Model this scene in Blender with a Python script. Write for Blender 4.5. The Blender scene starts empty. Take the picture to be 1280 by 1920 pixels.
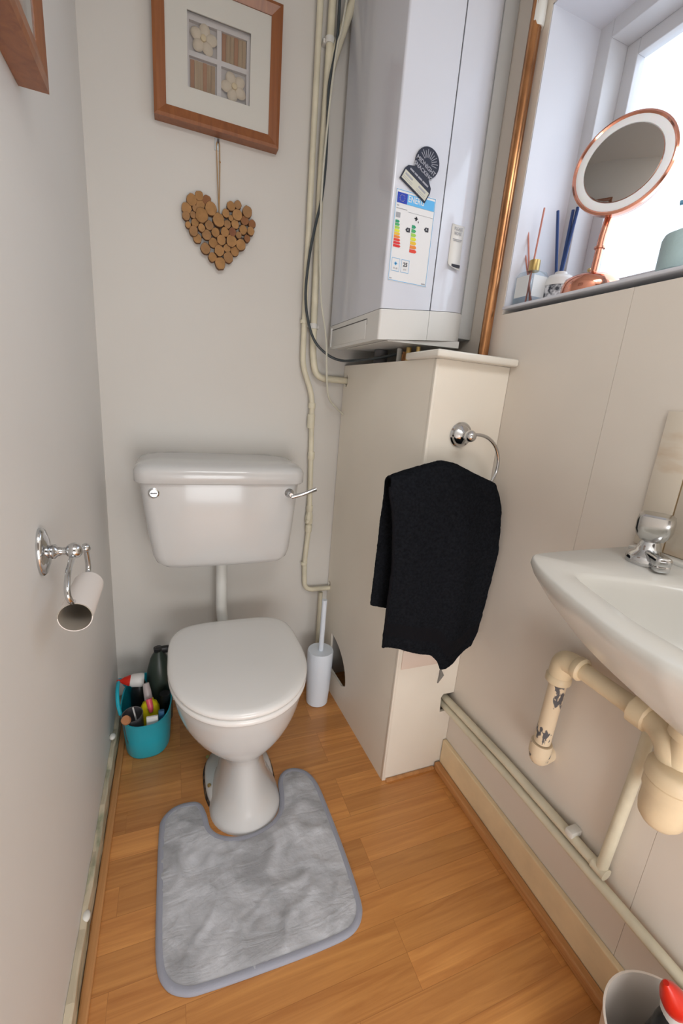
import bpy, bmesh, math, random
from mathutils import Vector, Matrix
from mathutils.geometry import tessellate_polygon
random.seed(7)
PI = math.pi
S = bpy.context.scene
COL = S.collection

# ---------------------------------------------------------------- camera
cam = bpy.data.cameras.new('camera'); camo = bpy.data.objects.new('camera', cam); COL.objects.link(camo)
pitch, roll, yaw = -0.260465, 0.0831357, 0.38533
cp, sp, cy_, sy_ = math.cos(pitch), math.sin(pitch), math.cos(yaw), math.sin(yaw)
fw = Vector((sy_*cp, cy_*cp, sp)); r0 = Vector((cy_, -sy_, 0)); u0 = r0.cross(fw)
rt = math.cos(roll)*r0+math.sin(roll)*u0; up = -math.sin(roll)*r0+math.cos(roll)*u0
m = Matrix((rt, up, -fw)).transposed().to_4x4(); m.translation = Vector((0, 0, 1.2))
camo.matrix_world = m
cam.sensor_fit = 'HORIZONTAL'; cam.sensor_width = 36; cam.lens = 798.4/1280*36
cam.clip_start = 0.01
S.camera = camo

# ---------------------------------------------------------------- world, lights, exposure
w = bpy.data.worlds.new('world'); S.world = w; w.use_nodes = True
bg = w.node_tree.nodes['Background']; bg.inputs[0].default_value = (0.86, 0.93, 1, 1); bg.inputs[1].default_value = 1.8
def area(name, loc, direction, sx, sy, energy, color=(1, 1, 1), spread=None):
    l = bpy.data.lights.new(name, 'AREA'); l.shape = 'RECTANGLE'; l.size = sx; l.size_y = sy
    l.energy = energy; l.color = color
    if spread: l.spread = spread
    o = bpy.data.objects.new(name, l); COL.objects.link(o); o.location = loc
    o.rotation_euler = Vector(direction).to_track_quat('-Z', 'Y').to_euler()
    return o
area('window_daylight', (1.7, 0.35, 2.1), (-1, 0.06, -0.45), 1.6, 1.6, 14.5, (0.74, 0.86, 1))
area('ceiling_lamp_light', (0.30, -0.6, 2.42), (0, 0.12, -1), 0.8, 0.6, 14.6, (0.97, 0.985, 1))
area('added_fill_light', (0.25, -1.06, 0.50), (0.0, 1, 0.0), 0.80, 0.9, 15.5, (0.965, 0.98, 1))  # added area lamp that fills the lower room, not real daylight
S.view_settings.view_transform = 'Standard'; S.view_settings.look = 'None'
S.view_settings.exposure = 0.0; S.view_settings.gamma = 1.0
S.view_settings.use_curve_mapping = False

# ---------------------------------------------------------------- materials
MATS = {}
def mat(name, color, rough=0.5, metal=0.0, bump=0.0, bscale=60, var=0.0, vscale=4, spec=0.5, coat=0.0, emit=0, sheen=0, trans=0, alpha=1, ior=1.45, detail=4, sss=0):
    if name in MATS: return MATS[name]
    M = bpy.data.materials.new(name); M.use_nodes = True; nt = M.node_tree; n = nt.nodes; L = nt.links
    b = n['Principled BSDF']
    c = (*color, 1)
    b.inputs['Base Color'].default_value = c; b.inputs['Roughness'].default_value = rough; b.inputs['Metallic'].default_value = metal
    b.inputs['Specular IOR Level'].default_value = spec; b.inputs['IOR'].default_value = ior
    b.inputs['Coat Weight'].default_value = coat; b.inputs['Coat Roughness'].default_value = 0.06
    b.inputs['Transmission Weight'].default_value = trans; b.inputs['Alpha'].default_value = alpha
    if sheen: b.inputs['Sheen Weight'].default_value = sheen; b.inputs['Sheen Roughness'].default_value = 0.4
    if sss: b.inputs['Subsurface Weight'].default_value = sss; b.inputs['Subsurface Scale'].default_value = 0.01
    if emit: b.inputs['Emission Color'].default_value = c; b.inputs['Emission Strength'].default_value = emit
    tc = n.new('ShaderNodeTexCoord')
    if var:
        no = n.new('ShaderNodeTexNoise'); no.inputs['Scale'].default_value = vscale; no.inputs['Detail'].default_value = 5
        L.new(tc.outputs['Object'], no.inputs['Vector'])
        mx = n.new('ShaderNodeMix'); mx.data_type = 'RGBA'
        mx.inputs['A'].default_value = tuple(max(0, v*(1-var)) for v in color)+(1,)
        mx.inputs['B'].default_value = tuple(min(1, v*(1+var)) for v in color)+(1,)
        mr = n.new('ShaderNodeMapRange'); mr.inputs[1].default_value = 0.3; mr.inputs[2].default_value = 0.7
        L.new(no.outputs['Fac'], mr.inputs[0]); L.new(mr.outputs[0], mx.inputs['Factor']); L.new(mx.outputs['Result'], b.inputs['Base Color'])
    if bump:
        nb = n.new('ShaderNodeTexNoise'); nb.inputs['Scale'].default_value = bscale; nb.inputs['Detail'].default_value = detail
        L.new(tc.outputs['Object'], nb.inputs['Vector'])
        bu = n.new('ShaderNodeBump'); bu.inputs['Strength'].default_value = bump; bu.inputs['Distance'].default_value = 0.002
        L.new(nb.outputs['Fac'], bu.inputs['Height']); L.new(bu.outputs['Normal'], b.inputs['Normal'])
    MATS[name] = M
    return M

def wood(name, c1, c2, rough=0.4, axis='X', scale=18, strips=None, bump=0.1, coat=0.0):
    """long grained wood; strips=(length,width) adds laminate strips laid along X"""
    M = bpy.data.materials.new(name); M.use_nodes = True; nt = M.node_tree; n = nt.nodes; L = nt.links
    b = n['Principled BSDF']; b.inputs['Roughness'].default_value = rough; b.inputs['Coat Weight'].default_value = coat
    b.inputs['Coat Roughness'].default_value = 0.15
    tc = n.new('ShaderNodeTexCoord'); mp = n.new('ShaderNodeMapping')
    sc = {'X': (1.4, scale, scale), 'Y': (scale, 1.4, scale), 'Z': (scale, scale, 1.4)}[axis]
    mp.inputs['Scale'].default_value = sc
    L.new(tc.outputs['Object'], mp.inputs['Vector'])
    vec = mp.outputs['Vector']; br = None
    if strips:
        br = n.new('ShaderNodeTexBrick'); br.offset = 0.31; br.offset_frequency = 3; br.squash = 1
        br.inputs['Scale'].default_value = 1; br.inputs['Brick Width'].default_value = strips[0]; br.inputs['Row Height'].default_value = strips[1]
        br.inputs['Mortar Size'].default_value = 0.0006; br.inputs['Mortar Smooth'].default_value = 0.2
        br.inputs['Color1'].default_value = (0, 0, 0, 1); br.inputs['Color2'].default_value = (1, 1, 1, 1); br.inputs['Mortar'].default_value = (0.3, 0.3, 0.3, 1)
        L.new(tc.outputs['Object'], br.inputs['Vector'])
        add = n.new('ShaderNodeVectorMath'); add.operation = 'MULTIPLY_ADD'; add.inputs[1].default_value = (9, 23, 5)
        L.new(br.outputs['Color'], add.inputs[0]); L.new(mp.outputs['Vector'], add.inputs[2]); vec = add.outputs[0]
    n1 = n.new('ShaderNodeTexNoise'); n1.inputs['Scale'].default_value = 1.6; n1.inputs['Detail'].default_value = 8; n1.inputs['Roughness'].default_value = 0.62
    n1.inputs['Distortion'].default_value = 1.0
    L.new(vec, n1.inputs['Vector'])
    cr = n.new('ShaderNodeValToRGB'); cr.color_ramp.elements[0].position = 0.30; cr.color_ramp.elements[1].position = 0.70
    cr.color_ramp.elements[0].color = (*c1, 1); cr.color_ramp.elements[1].color = (*c2, 1)
    L.new(n1.outputs['Fac'], cr.inputs['Fac'])
    out = cr.outputs['Color']
    if strips:
        hs = n.new('ShaderNodeHueSaturation')
        mr = n.new('ShaderNodeMapRange'); mr.inputs[3].default_value = 0.84; mr.inputs[4].default_value = 1.12
        L.new(br.outputs['Color'], mr.inputs[0]); L.new(mr.outputs[0], hs.inputs['Value']); L.new(out, hs.inputs['Color'])
        mx = n.new('ShaderNodeMix'); mx.data_type = 'RGBA'; mx.inputs['B'].default_value = (c1[0]*0.6, c1[1]*0.55, c1[2]*0.5, 1)
        fm = n.new('ShaderNodeMath'); fm.operation = 'MULTIPLY'; fm.inputs[1].default_value = 0.5
        L.new(br.outputs['Fac'], fm.inputs[0]); L.new(fm.outputs[0], mx.inputs['Factor']); L.new(hs.outputs['Color'], mx.inputs['A']); out = mx.outputs['Result']
    L.new(out, b.inputs['Base Color'])
    bu = n.new('ShaderNodeBump'); bu.inputs['Strength'].default_value = bump; bu.inputs['Distance'].default_value = 0.001
    L.new(n1.outputs['Fac'], bu.inputs['Height']); L.new(bu.outputs['Normal'], b.inputs['Normal'])
    return M

def spotted(name, base, spot, scale=25, lo=0.55, hi=0.62, rough=0.5, stretch=(1, 1, 1), metal=0.0):
    """paint with patches of a second colour (chips, mould, tarnish)"""
    M = mat(name, base, rough, metal); n = M.node_tree.nodes; L = M.node_tree.links; b = n['Principled BSDF']
    tc = n.new('ShaderNodeTexCoord'); mp = n.new('ShaderNodeMapping'); mp.inputs['Scale'].default_value = stretch
    no = n.new('ShaderNodeTexNoise'); no.inputs['Scale'].default_value = scale; no.inputs['Detail'].default_value = 6
    mr = n.new('ShaderNodeMapRange'); mr.inputs[1].default_value = lo; mr.inputs[2].default_value = hi
    mx = n.new('ShaderNodeMix'); mx.data_type = 'RGBA'; mx.inputs['A'].default_value = (*base, 1); mx.inputs['B'].default_value = (*spot, 1)
    L.new(tc.outputs['Object'], mp.inputs[0]); L.new(mp.outputs[0], no.inputs['Vector']); L.new(no.outputs['Fac'], mr.inputs[0])
    L.new(mr.outputs[0], mx.inputs['Factor']); L.new(mx.outputs['Result'], b.inputs['Base Color'])
    return M

m_wall = mat('wall_paint', (0.645, 0.62, 0.578), 0.55, bump=0.15, bscale=22, var=0.02, vscale=2)
m_wall_lit = mat('wall_paint_lit_left', (0.74, 0.72, 0.69), 0.55, bump=0.15, bscale=22, var=0.02, vscale=2)  # lightened copy of the wall paint, missing light put into its colour
m_wallR = mat('wall_paint_panel', (0.76, 0.695, 0.615), 0.45, bump=0.08, bscale=15, var=0.03, vscale=3)
m_ceil = mat('ceiling_paint', (0.72, 0.71, 0.69), 0.8)
m_reveal = mat('reveal_paint', (0.66, 0.67, 0.72), 0.5, bump=0.1, bscale=30)
m_frame = mat('window_paint', (0.62, 0.62, 0.64), 0.35)
m_floor = wood('laminate_floor', (0.46, 0.178, 0.046), (0.70, 0.325, 0.095), 0.33, 'X', 30, strips=(0.47, 0.068), bump=0.06, coat=0.25)
m_trim = wood('wood_trim', (0.42, 0.185, 0.06), (0.62, 0.31, 0.12), 0.4, 'Y', 30)
m_skirt = mat('cream_gloss', (0.82, 0.65, 0.41), 0.35, bump=0.1, bscale=20, var=0.08, vscale=12)
m_skirtL = spotted('mouldy_paint', (0.60, 0.52, 0.38), (0.28, 0.30, 0.20), 28, 0.5, 0.66, 0.5, (1, 0.35, 1))
m_box = mat('boxing_paint', (0.84, 0.78, 0.68), 0.38, bump=0.06, bscale=12, var=0.025, vscale=4)
m_ledge = mat('ledge_gloss', (0.78, 0.74, 0.66), 0.2, coat=0.4)
m_cer = mat('white_ceramic', (0.63, 0.625, 0.615), 0.14, coat=0.3, sss=0)
m_seat = mat('seat_plastic', (0.85, 0.845, 0.83), 0.2, coat=0.3)
m_basin = mat('basin_ceramic', (0.70, 0.685, 0.64), 0.22, coat=0.0)
m_plas = mat('white_plastic', (0.72, 0.71, 0.67), 0.35)
m_brush = mat('brush_plastic', (0.80, 0.87, 0.96), 0.35)
m_chrome = mat('chrome', (0.60, 0.61, 0.62), 0.10, 1.0)
m_boiler = mat('boiler_enamel', (0.65, 0.665, 0.725), 0.16, coat=0.3)
m_boiler2 = mat('boiler_plastic', (0.70, 0.69, 0.66), 0.35)
m_dark = mat('dark_gap', (0.02, 0.018, 0.015), 0.8)
m_pipe = mat('cream_pipe_paint', (0.70, 0.65, 0.50), 0.4, bump=0.15, bscale=40, var=0.1, vscale=15)
m_waste = mat('cream_waste_paint', (0.78, 0.64, 0.43), 0.42, bump=0.15, bscale=35, var=0.08, vscale=14)
m_chip = spotted('chipped_waste_paint', (0.80, 0.66, 0.47), (0.10, 0.10, 0.11), 34, 0.565, 0.585, 0.45, (1, 1, 0.5))
m_copper = spotted('copper_tarnish', (0.55, 0.27, 0.12), (0.28, 0.13, 0.06), 30, 0.4, 0.7, 0.25, (1, 1, 0.3), 1.0)
m_rose = mat('rose_copper', (0.72, 0.32, 0.22), 0.12, 1.0)
m_brass = mat('brass', (0.55, 0.40, 0.16), 0.3, 1.0)
m_towel = mat('black_terry', (0.0095, 0.0105, 0.013), 1.0, bump=1.0, bscale=240, var=0.35, vscale=160, spec=0.03, detail=3)
m_towelb = mat('black_band', (0.007, 0.007, 0.009), 0.9, bump=0.5, bscale=200, spec=0.1)
m_frameW = wood('picture_wood', (0.20, 0.060, 0.015), (0.31, 0.105, 0.028), 0.35, 'Z', 30, bump=0.05, coat=0.2)
m_mount = mat('cream_mount', (0.74, 0.69, 0.58), 0.8)
m_mountw = mat('inner_mount', (0.52, 0.47, 0.42), 0.8)
m_petal = mat('petal', (0.62, 0.52, 0.38), 0.7, bump=0.2, bscale=60)
m_woodslat = wood('driftwood', (0.30, 0.19, 0.10), (0.46, 0.34, 0.20), 0.7, 'Z', 60, bump=0.2)
m_string = mat('jute', (0.42, 0.26, 0.12), 0.9, bump=0.5, bscale=300)
m_teal = mat('teal_plastic', (0.015, 0.43, 0.56), 0.35)
m_black = mat('black_plastic', (0.012, 0.013, 0.014), 0.3)
m_green = mat('dark_green_plastic', (0.035, 0.05, 0.04), 0.35)
m_red = mat('red_plastic', (0.58, 0.02, 0.008), 0.3)
m_white = mat('white_cap', (0.74, 0.73, 0.71), 0.35)
m_yellow = mat('yellow_plastic', (0.78, 0.66, 0.01), 0.3)
m_pink = mat('pink_plastic', (0.75, 0.10, 0.15), 0.3)
m_clear = mat('clear_plastic', (0.55, 0.48, 0.47), 0.25, alpha=0.85)
m_grey = mat('grey_plastic', (0.10, 0.095, 0.10), 0.4)
m_orange = mat('cork', (0.50, 0.22, 0.10), 0.6)
m_cardb = mat('tube_card', (0.80, 0.74, 0.70), 0.8, bump=0.05, bscale=80)
m_cardin = mat('tube_inside', (0.36, 0.32, 0.27), 0.9)
m_bin = mat('bin_plastic', (0.66, 0.60, 0.54), 0.4, trans=0.0, alpha=1)
m_paper = mat('label_paper', (0.76, 0.75, 0.74), 0.5)
m_blue = mat('label_blue', (0.12, 0.45, 0.80), 0.5)
m_eu = mat('label_flag_blue', (0.02, 0.05, 0.40), 0.5)
m_ink = mat('ink', (0.03, 0.03, 0.04), 0.6)
m_inkg = mat('grey_ink', (0.35, 0.35, 0.37), 0.6)
m_mag = mat('magnet_navy', (0.022, 0.026, 0.045), 0.4)
m_magc = mat('magnet_cream', (0.58, 0.57, 0.47), 0.5)
m_magt = mat('magnet_print', (0.34, 0.34, 0.38), 0.5)
m_teals = mat('pale_teal', (0.42, 0.56, 0.57), 0.5, bump=0.5, bscale=150)
m_navy = mat('navy_reed', (0.03, 0.07, 0.22), 0.6)
m_pinkr = mat('pink_reed', (0.55, 0.22, 0.17), 0.6)
m_mirror = mat('mirror_glass', (0.40, 0.38, 0.36), 0.02, 1.0)
m_ring = mat('frosted_ring', (0.86, 0.85, 0.86), 0.35, sss=0.2)
m_cableb = mat('black_cable', (0.045, 0.055, 0.06), 0.45)
m_cablew = mat('cream_cable', (0.62, 0.60, 0.50), 0.5)
m_seal = spotted('seal_black', (0.03, 0.022, 0.018), (0.12, 0.08, 0.05), 40, 0.5, 0.6, 0.7)
m_tile = spotted('splash_tile', (0.70, 0.62, 0.51), (0.58, 0.42, 0.27), 7, 0.58, 0.80, 0.25, (1, 1, 3))
m_caulk = mat('caulk', (0.74, 0.73, 0.68), 0.5, bump=0.4, bscale=60)

def mat_mat():
    M = mat('velvet_grey', (0.30, 0.305, 0.33), 0.75, sheen=0.6); n = M.node_tree.nodes; L = M.node_tree.links; b = n['Principled BSDF']
    tc = n.new('ShaderNodeTexCoord')
    a = n.new('ShaderNodeTexNoise'); a.inputs['Scale'].default_value = 9; a.inputs['Detail'].default_value = 6; a.inputs['Distortion'].default_value = 1.2
    mx = n.new('ShaderNodeMix'); mx.data_type = 'RGBA'; mx.inputs['A'].default_value = (0.35, 0.36, 0.385, 1); mx.inputs['B'].default_value = (0.60, 0.62, 0.665, 1)
    mr = n.new('ShaderNodeMapRange'); mr.inputs[1].default_value = 0.33; mr.inputs[2].default_value = 0.68
    L.new(tc.outputs['Object'], a.inputs['Vector']); L.new(a.outputs['Fac'], mr.inputs[0]); L.new(mr.outputs[0], mx.inputs['Factor']); L.new(mx.outputs['Result'], b.inputs['Base Color'])
    c = n.new('ShaderNodeTexNoise'); c.inputs['Scale'].default_value = 130; c.inputs['Detail'].default_value = 3
    L.new(tc.outputs['Object'], c.inputs['Vector'])
    bu = n.new('ShaderNodeBump'); bu.inputs['Strength'].default_value = 0.35; bu.inputs['Distance'].default_value = 0.003
    L.new(c.outputs['Fac'], bu.inputs['Height'])
    m2 = n.new('ShaderNodeMapping'); m2.inputs['Rotation'].default_value = (0, 0, 0.9); m2.inputs['Scale'].default_value = (9, 26, 9)
    d = n.new('ShaderNodeTexNoise'); d.inputs['Scale'].default_value = 1.0; d.inputs['Detail'].default_value = 4; d.inputs['Distortion'].default_value = 1.5
    L.new(tc.outputs['Object'], m2.inputs[0]); L.new(m2.outputs[0], d.inputs['Vector'])
    b2 = n.new('ShaderNodeBump'); b2.inputs['Strength'].default_value = 0.6; b2.inputs['Distance'].default_value = 0.006
    L.new(d.outputs['Fac'], b2.inputs['Height']); L.new(bu.outputs['Normal'], b2.inputs['Normal']); L.new(b2.outputs['Normal'], b.inputs['Normal'])
    return M
m_mat = mat_mat()
m_bind = mat('grey_binding', (0.33, 0.345, 0.41), 0.7, bump=0.3, bscale=250, sheen=0.3)

def glass_mat(name, tint, gloss=0.12, rough=0.02):
    M = bpy.data.materials.new(name); M.use_nodes = True; nt = M.node_tree; n = nt.nodes; L = nt.links
    n.remove(n['Principled BSDF']); o = n['Material Output']
    t = n.new('ShaderNodeBsdfTransparent'); t.inputs[0].default_value = (*tint, 1)
    g = n.new('ShaderNodeBsdfGlossy'); g.inputs['Roughness'].default_value = rough
    lw = n.new('ShaderNodeLayerWeight'); f = n.new('ShaderNodeMath'); f.operation = 'POWER'; f.inputs[1].default_value = 4
    L.new(lw.outputs['Facing'], f.inputs[0]); f2 = n.new('ShaderNodeMath'); f2.operation = 'MULTIPLY_ADD'; f2.inputs[1].default_value = 0.6; f2.inputs[2].default_value = 0.04
    L.new(f.outputs[0], f2.inputs[0]); mm = n.new('ShaderNodeMixShader'); L.new(f2.outputs[0], mm.inputs[0]); L.new(t.outputs[0], mm.inputs[1]); L.new(g.outputs[0], mm.inputs[2])
    L.new(mm.outputs[0], o.inputs['Surface'])
    return M
m_pane = glass_mat('window_glass', (0.97, 0.98, 1))
m_bottle = glass_mat('bottle_glass', (0.90, 0.94, 0.95))

# ---------------------------------------------------------------- mesh helpers
def bx(bm, x0, x1, y0, y1, z0, z1, bev=0, seg=2):
    r = bmesh.ops.create_cube(bm, size=1, matrix=Matrix.LocRotScale(((x0+x1)/2, (y0+y1)/2, (z0+z1)/2), None, (abs(x1-x0), abs(y1-y0), abs(z1-z0))))
    if bev:
        es = list({e for v in r['verts'] for e in v.link_edges})
        bmesh.ops.bevel(bm, geom=es, offset=bev, segments=seg, profile=0.5, affect='EDGES')
def frame_of(d):
    d = Vector(d).normalized(); a = Vector((0, 0, 1)) if abs(d.z) < 0.9 else Vector((1, 0, 0))
    u = d.cross(a).normalized(); return u, d.cross(u).normalized()
def loft(bm, rings, closed=True, cap=True, loop=False):
    vs = [[bm.verts.new(p) for p in r] for r in rings]
    n = len(vs[0]); k = len(vs)
    for i in range(k if loop else k-1):
        a, b = vs[i], vs[(i+1) % k]
        for j in range(n if closed else n-1):
            q = (j+1) % n
            try: bm.faces.new((a[j], a[q], b[q], b[j]))
            except ValueError: pass
    if cap and closed and not loop:
        bm.faces.new(list(reversed(vs[0]))); bm.faces.new(vs[-1])
    return vs
def smooth(pts, n=6, closed=False):
    P = [Vector(p) for p in pts]; out = []; N = len(P)
    for i in range(N if closed else N-1):
        g = lambda k: P[k % N] if closed else P[min(max(k, 0), N-1)]
        p0, p1, p2, p3 = g(i-1), g(i), g(i+1), g(i+2)
        for s in range(n):
            t = s/n
            out.append(0.5*((2*p1)+(p2-p0)*t+(2*p0-5*p1+4*p2-p3)*t*t+(3*p1-p0-3*p2+p3)*t**3))
    if not closed: out.append(P[-1])
    return out
def tube(bm, pts, r, seg=12, closed=False, cap=True):
    P = [Vector(p) for p in pts]; N = len(P); rings = []; u = None
    for i in range(N):
        if closed: d = P[(i+1) % N]-P[i-1]
        else: d = P[min(i+1, N-1)]-P[max(i-1, 0)]
        d.normalize()
        if u is None: u, _ = frame_of(d)
        u = (u-d*u.dot(d)).normalized(); v = d.cross(u)
        rr = r[i] if isinstance(r, (list, tuple)) else r
        rings.append([P[i]+(u*math.cos(2*PI*k/seg)+v*math.sin(2*PI*k/seg))*rr for k in range(seg)])
    loft(bm, rings, cap=cap, loop=closed)
def bend(pts, rad=0.03, n=6):
    """polyline with rounded corners"""
    P = [Vector(p) for p in pts]; out = [P[0]]
    for i in range(1, len(P)-1):
        a, b, c = P[i-1], P[i], P[i+1]
        r = min(rad, (a-b).length*0.45, (c-b).length*0.45)
        s, e = b+(a-b).normalized()*r, b+(c-b).normalized()*r
        for k in range(n+1):
            t = k/n; out.append((1-t)**2*s+2*t*(1-t)*b+t*t*e)
    out.append(P[-1]); return out
def lathe(bm, prof, loc, axis=(0, 0, 1), seg=32, cap=True):
    """prof = [(radius, height along axis)]"""
    d = Vector(axis).normalized(); u, v = frame_of(d); L = Vector(loc)
    loft(bm, [[L+d*h+(u*math.cos(2*PI*k/seg)+v*math.sin(2*PI*k/seg))*max(r, 1e-5) for k in range(seg)] for r, h in prof], cap=cap)
def ball(bm, loc, r, seg=20):
    bmesh.ops.create_uvsphere(bm, u_segments=seg, v_segments=seg//2, radius=r, matrix=Matrix.Translation(loc))
def plate(bm, outline, holes, fn, t0, t1):
    """2-D outline with holes -> slab; fn(a,b,t) gives the 3-D point"""
    loops = [outline]+holes
    tris = tessellate_polygon([[Vector((a, b, 0)) for a, b in l] for l in loops])
    flat = [p for l in loops for p in l]
    A = [bm.verts.new(fn(a, b, t0)) for a, b in flat]; B = [bm.verts.new(fn(a, b, t1)) for a, b in flat]
    for t in tris:
        for V, o in ((A, 1), (B, -1)):
            try: bm.faces.new([V[i] for i in t][::o])
            except ValueError: pass
    k = 0
    for l in loops:
        for i in range(len(l)):
            j = (i+1) % len(l); bm.faces.new((A[k+i], A[k+j], B[k+j], B[k+i]))
        k += len(l)
    bmesh.ops.recalc_face_normals(bm, faces=bm.faces)
def rrect(x0, x1, y0, y1, r, n=5):
    out = []
    for cx, cy, a in ((x1-r, y1-r, 0), (x0+r, y1-r, 90), (x0+r, y0+r, 180), (x1-r, y0+r, 270)):
        for k in range(n+1):
            t = math.radians(a+90*k/n); out.append((cx+r*math.cos(t), cy+r*math.sin(t)))
    return out
def egg(cx, hw, yf, cy, yb, z, n=40, ef=2.0, eb=2.6):
    out = []
    for k in range(n):
        t = 2*PI*k/n; c, s = math.cos(t), math.sin(t); e = eb if s > 0 else ef
        x = cx+hw*math.copysign(abs(c)**(2/e), c)
        y = cy+(yb-cy if s > 0 else cy-yf)*math.copysign(abs(s)**(2/e), s)
        out.append(Vector((x, y, z)))
    return out
BM = bmesh.new
def obj(name, bm, material, parent=None, smooth_=True, angle=40, sub=0, fix=True):
    if fix: bmesh.ops.recalc_face_normals(bm, faces=bm.faces)
    me = bpy.data.meshes.new(name); bm.to_mesh(me); bm.free()
    o = bpy.data.objects.new(name, me); COL.objects.link(o)
    for mm in (material if isinstance(material, list) else [material]): me.materials.append(mm)
    if smooth_:
        for p in me.polygons: p.use_smooth = True
        me.set_sharp_from_angle(angle=math.radians(angle))
    if sub:
        s = o.modifiers.new('s', 'SUBSURF'); s.levels = s.render_levels = sub
    if parent:
        o.parent = parent; l = Vector(parent.location)
        if parent.parent: l = l+Vector(parent.parent.location) if parent.parent.type == 'EMPTY' and False else l
        o.matrix_parent_inverse = Matrix.Translation(-l) if parent.type == 'EMPTY' else Matrix.Identity(4)
    return o
def tag(o, label, cat, group=None, kind=None):
    o['label'] = label; o['category'] = cat
    if group: o['group'] = group
    if kind: o['kind'] = kind
    return o
def thing(name, label, cat, loc, group=None):
    o = bpy.data.objects.new(name, None); COL.objects.link(o); o.location = loc; o.empty_display_size = 0.05
    return tag(o, label, cat, group)
def struct(name, bm, material, **k):
    o = obj(name, bm, material, smooth_=False, **k); o['kind'] = 'structure'; return o
def text(name, s, size, loc, material, parent, right=(1, 0, 0), upv=(0, 0, 1), align='CENTER', bold=0.0, xs=1.0):
    cu = bpy.data.curves.new('t', 'FONT'); cu.body = s; cu.size = size; cu.align_x = align; cu.align_y = 'CENTER'; cu.offset = bold; cu.extrude = 0.00008
    cu.resolution_u = 3
    to = bpy.data.objects.new('t', cu); COL.objects.link(to)
    me = bpy.data.meshes.new_from_object(to.evaluated_get(bpy.context.evaluated_depsgraph_get()))
    bpy.data.objects.remove(to)
    r, u = Vector(right).normalized(), Vector(upv).normalized(); nrm = r.cross(u)
    M = Matrix((r*xs, u, nrm)).transposed().to_4x4(); M.translation = Vector(loc)
    me.transform(M); me.name = name; me.materials.clear(); me.materials.append(material)
    o = bpy.data.objects.new(name, me); COL.objects.link(o)
    if parent:
        o.parent = parent
        o.matrix_parent_inverse = Matrix.Translation(-Vector(parent.location)) if parent.type == 'EMPTY' else Matrix.Identity(4)
    return o

# room constants
XL, XR, YB, YN, ZC = -0.21, 0.845, 1.54, -1.0, 2.45
SILL, HEAD, WY0, WY1 = 1.475, 2.128, 0.12, 1.035
XB = 0.600   # boxing side face
YF = 0.967   # boxing front face

# ================================================================ STRUCTURE
b = BM(); bx(b, XL-0.1, XR+0.1, YN-0.75, YB+0.1, -0.06, 0); struct('floor', b, m_floor)
b = BM(); bx(b, XL-0.1, XR+0.1, YN-0.75, YB+0.1, ZC, ZC+0.06); struct('ceiling', b, m_ceil)
b = BM(); bx(b, XL-0.1, XL, YN, YB, 0, ZC); struct('wall_left', b, m_wall_lit)
b = BM(); bx(b, XL-0.1, XR+0.1, YB, YB+0.1, 0, ZC); struct('wall_back', b, m_wall)
b = BM()   # unseen wall behind the camera, doorway opening added to admit the fill light
bx(b, XL-0.1, -0.17, YN-0.05, YN, 0, ZC); bx(b, 0.67, XR+0.1, YN-0.05, YN, 0, ZC); bx(b, -0.17, 0.67, YN-0.05, YN, 1.95, ZC)
struct('wall_near', b, m_wall)
b = BM(); bx(b, XL-0.1, XR+0.1, YN-0.75, YN-0.70, 0, ZC); bx(b, XL-0.1, XL-0.05, YN-0.70, YN-0.05, 0, ZC); bx(b, XR+0.05, XR+0.1, YN-0.70, YN-0.05, 0, ZC)
struct('wall_light_block', b, m_wall)  # unseen enclosure added behind the fill lamp to keep world light out
b = BM(); bx(b, -0.21, -0.17, YN, YN+0.012, 0, 1.99, 0.003); bx(b, 0.67, 0.73, YN, YN+0.012, 0, 1.99, 0.003); bx(b, -0.17, 0.67, YN, YN+0.012, 1.95, 2.01, 0.003); struct('trim_6', b, m_frame)
# right wall: sheet panels with thin butt joints, opening for the window
b = BM()
X2 = 1.10
bx(b, XR+0.0012, X2, YN, YB, 0, SILL-0.02)
for y0, y1 in ((YN, 0.3495), (0.3505, YB)): bx(b, XR, XR+0.003, y0, y1, 0, 0.86)
for y0, y1 in ((YN, 0.6598), (0.6608, YB)): bx(b, XR, XR+0.003, y0, y1, 0.86, SILL-0.02)
bx(b, XR, X2, YN, YB, HEAD, ZC)
bx(b, XR, X2, WY1, YB, SILL-0.02, HEAD)
bx(b, XR, X2, YN, WY0, SILL-0.02, HEAD)
struct('wall_right', b, m_wallR)
b = BM()  # plastered reveal linings
bx(b, XR+0.001, 1.0, WY1-0.003, WY1+0.001, SILL, HEAD); bx(b, XR+0.001, 1.0, WY0-0.001, WY0+0.003, SILL, HEAD)
bx(b, XR+0.001, 1.0, WY0, WY1, HEAD-0.003, HEAD+0.001)
struct('trim_1', b, m_reveal)
b = BM(); bx(b, XR-0.003, 1.0, WY0, WY1+0.002, SILL-0.007, SILL, 0.002); struct('trim_2', b, m_reveal)   # sill board
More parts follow.
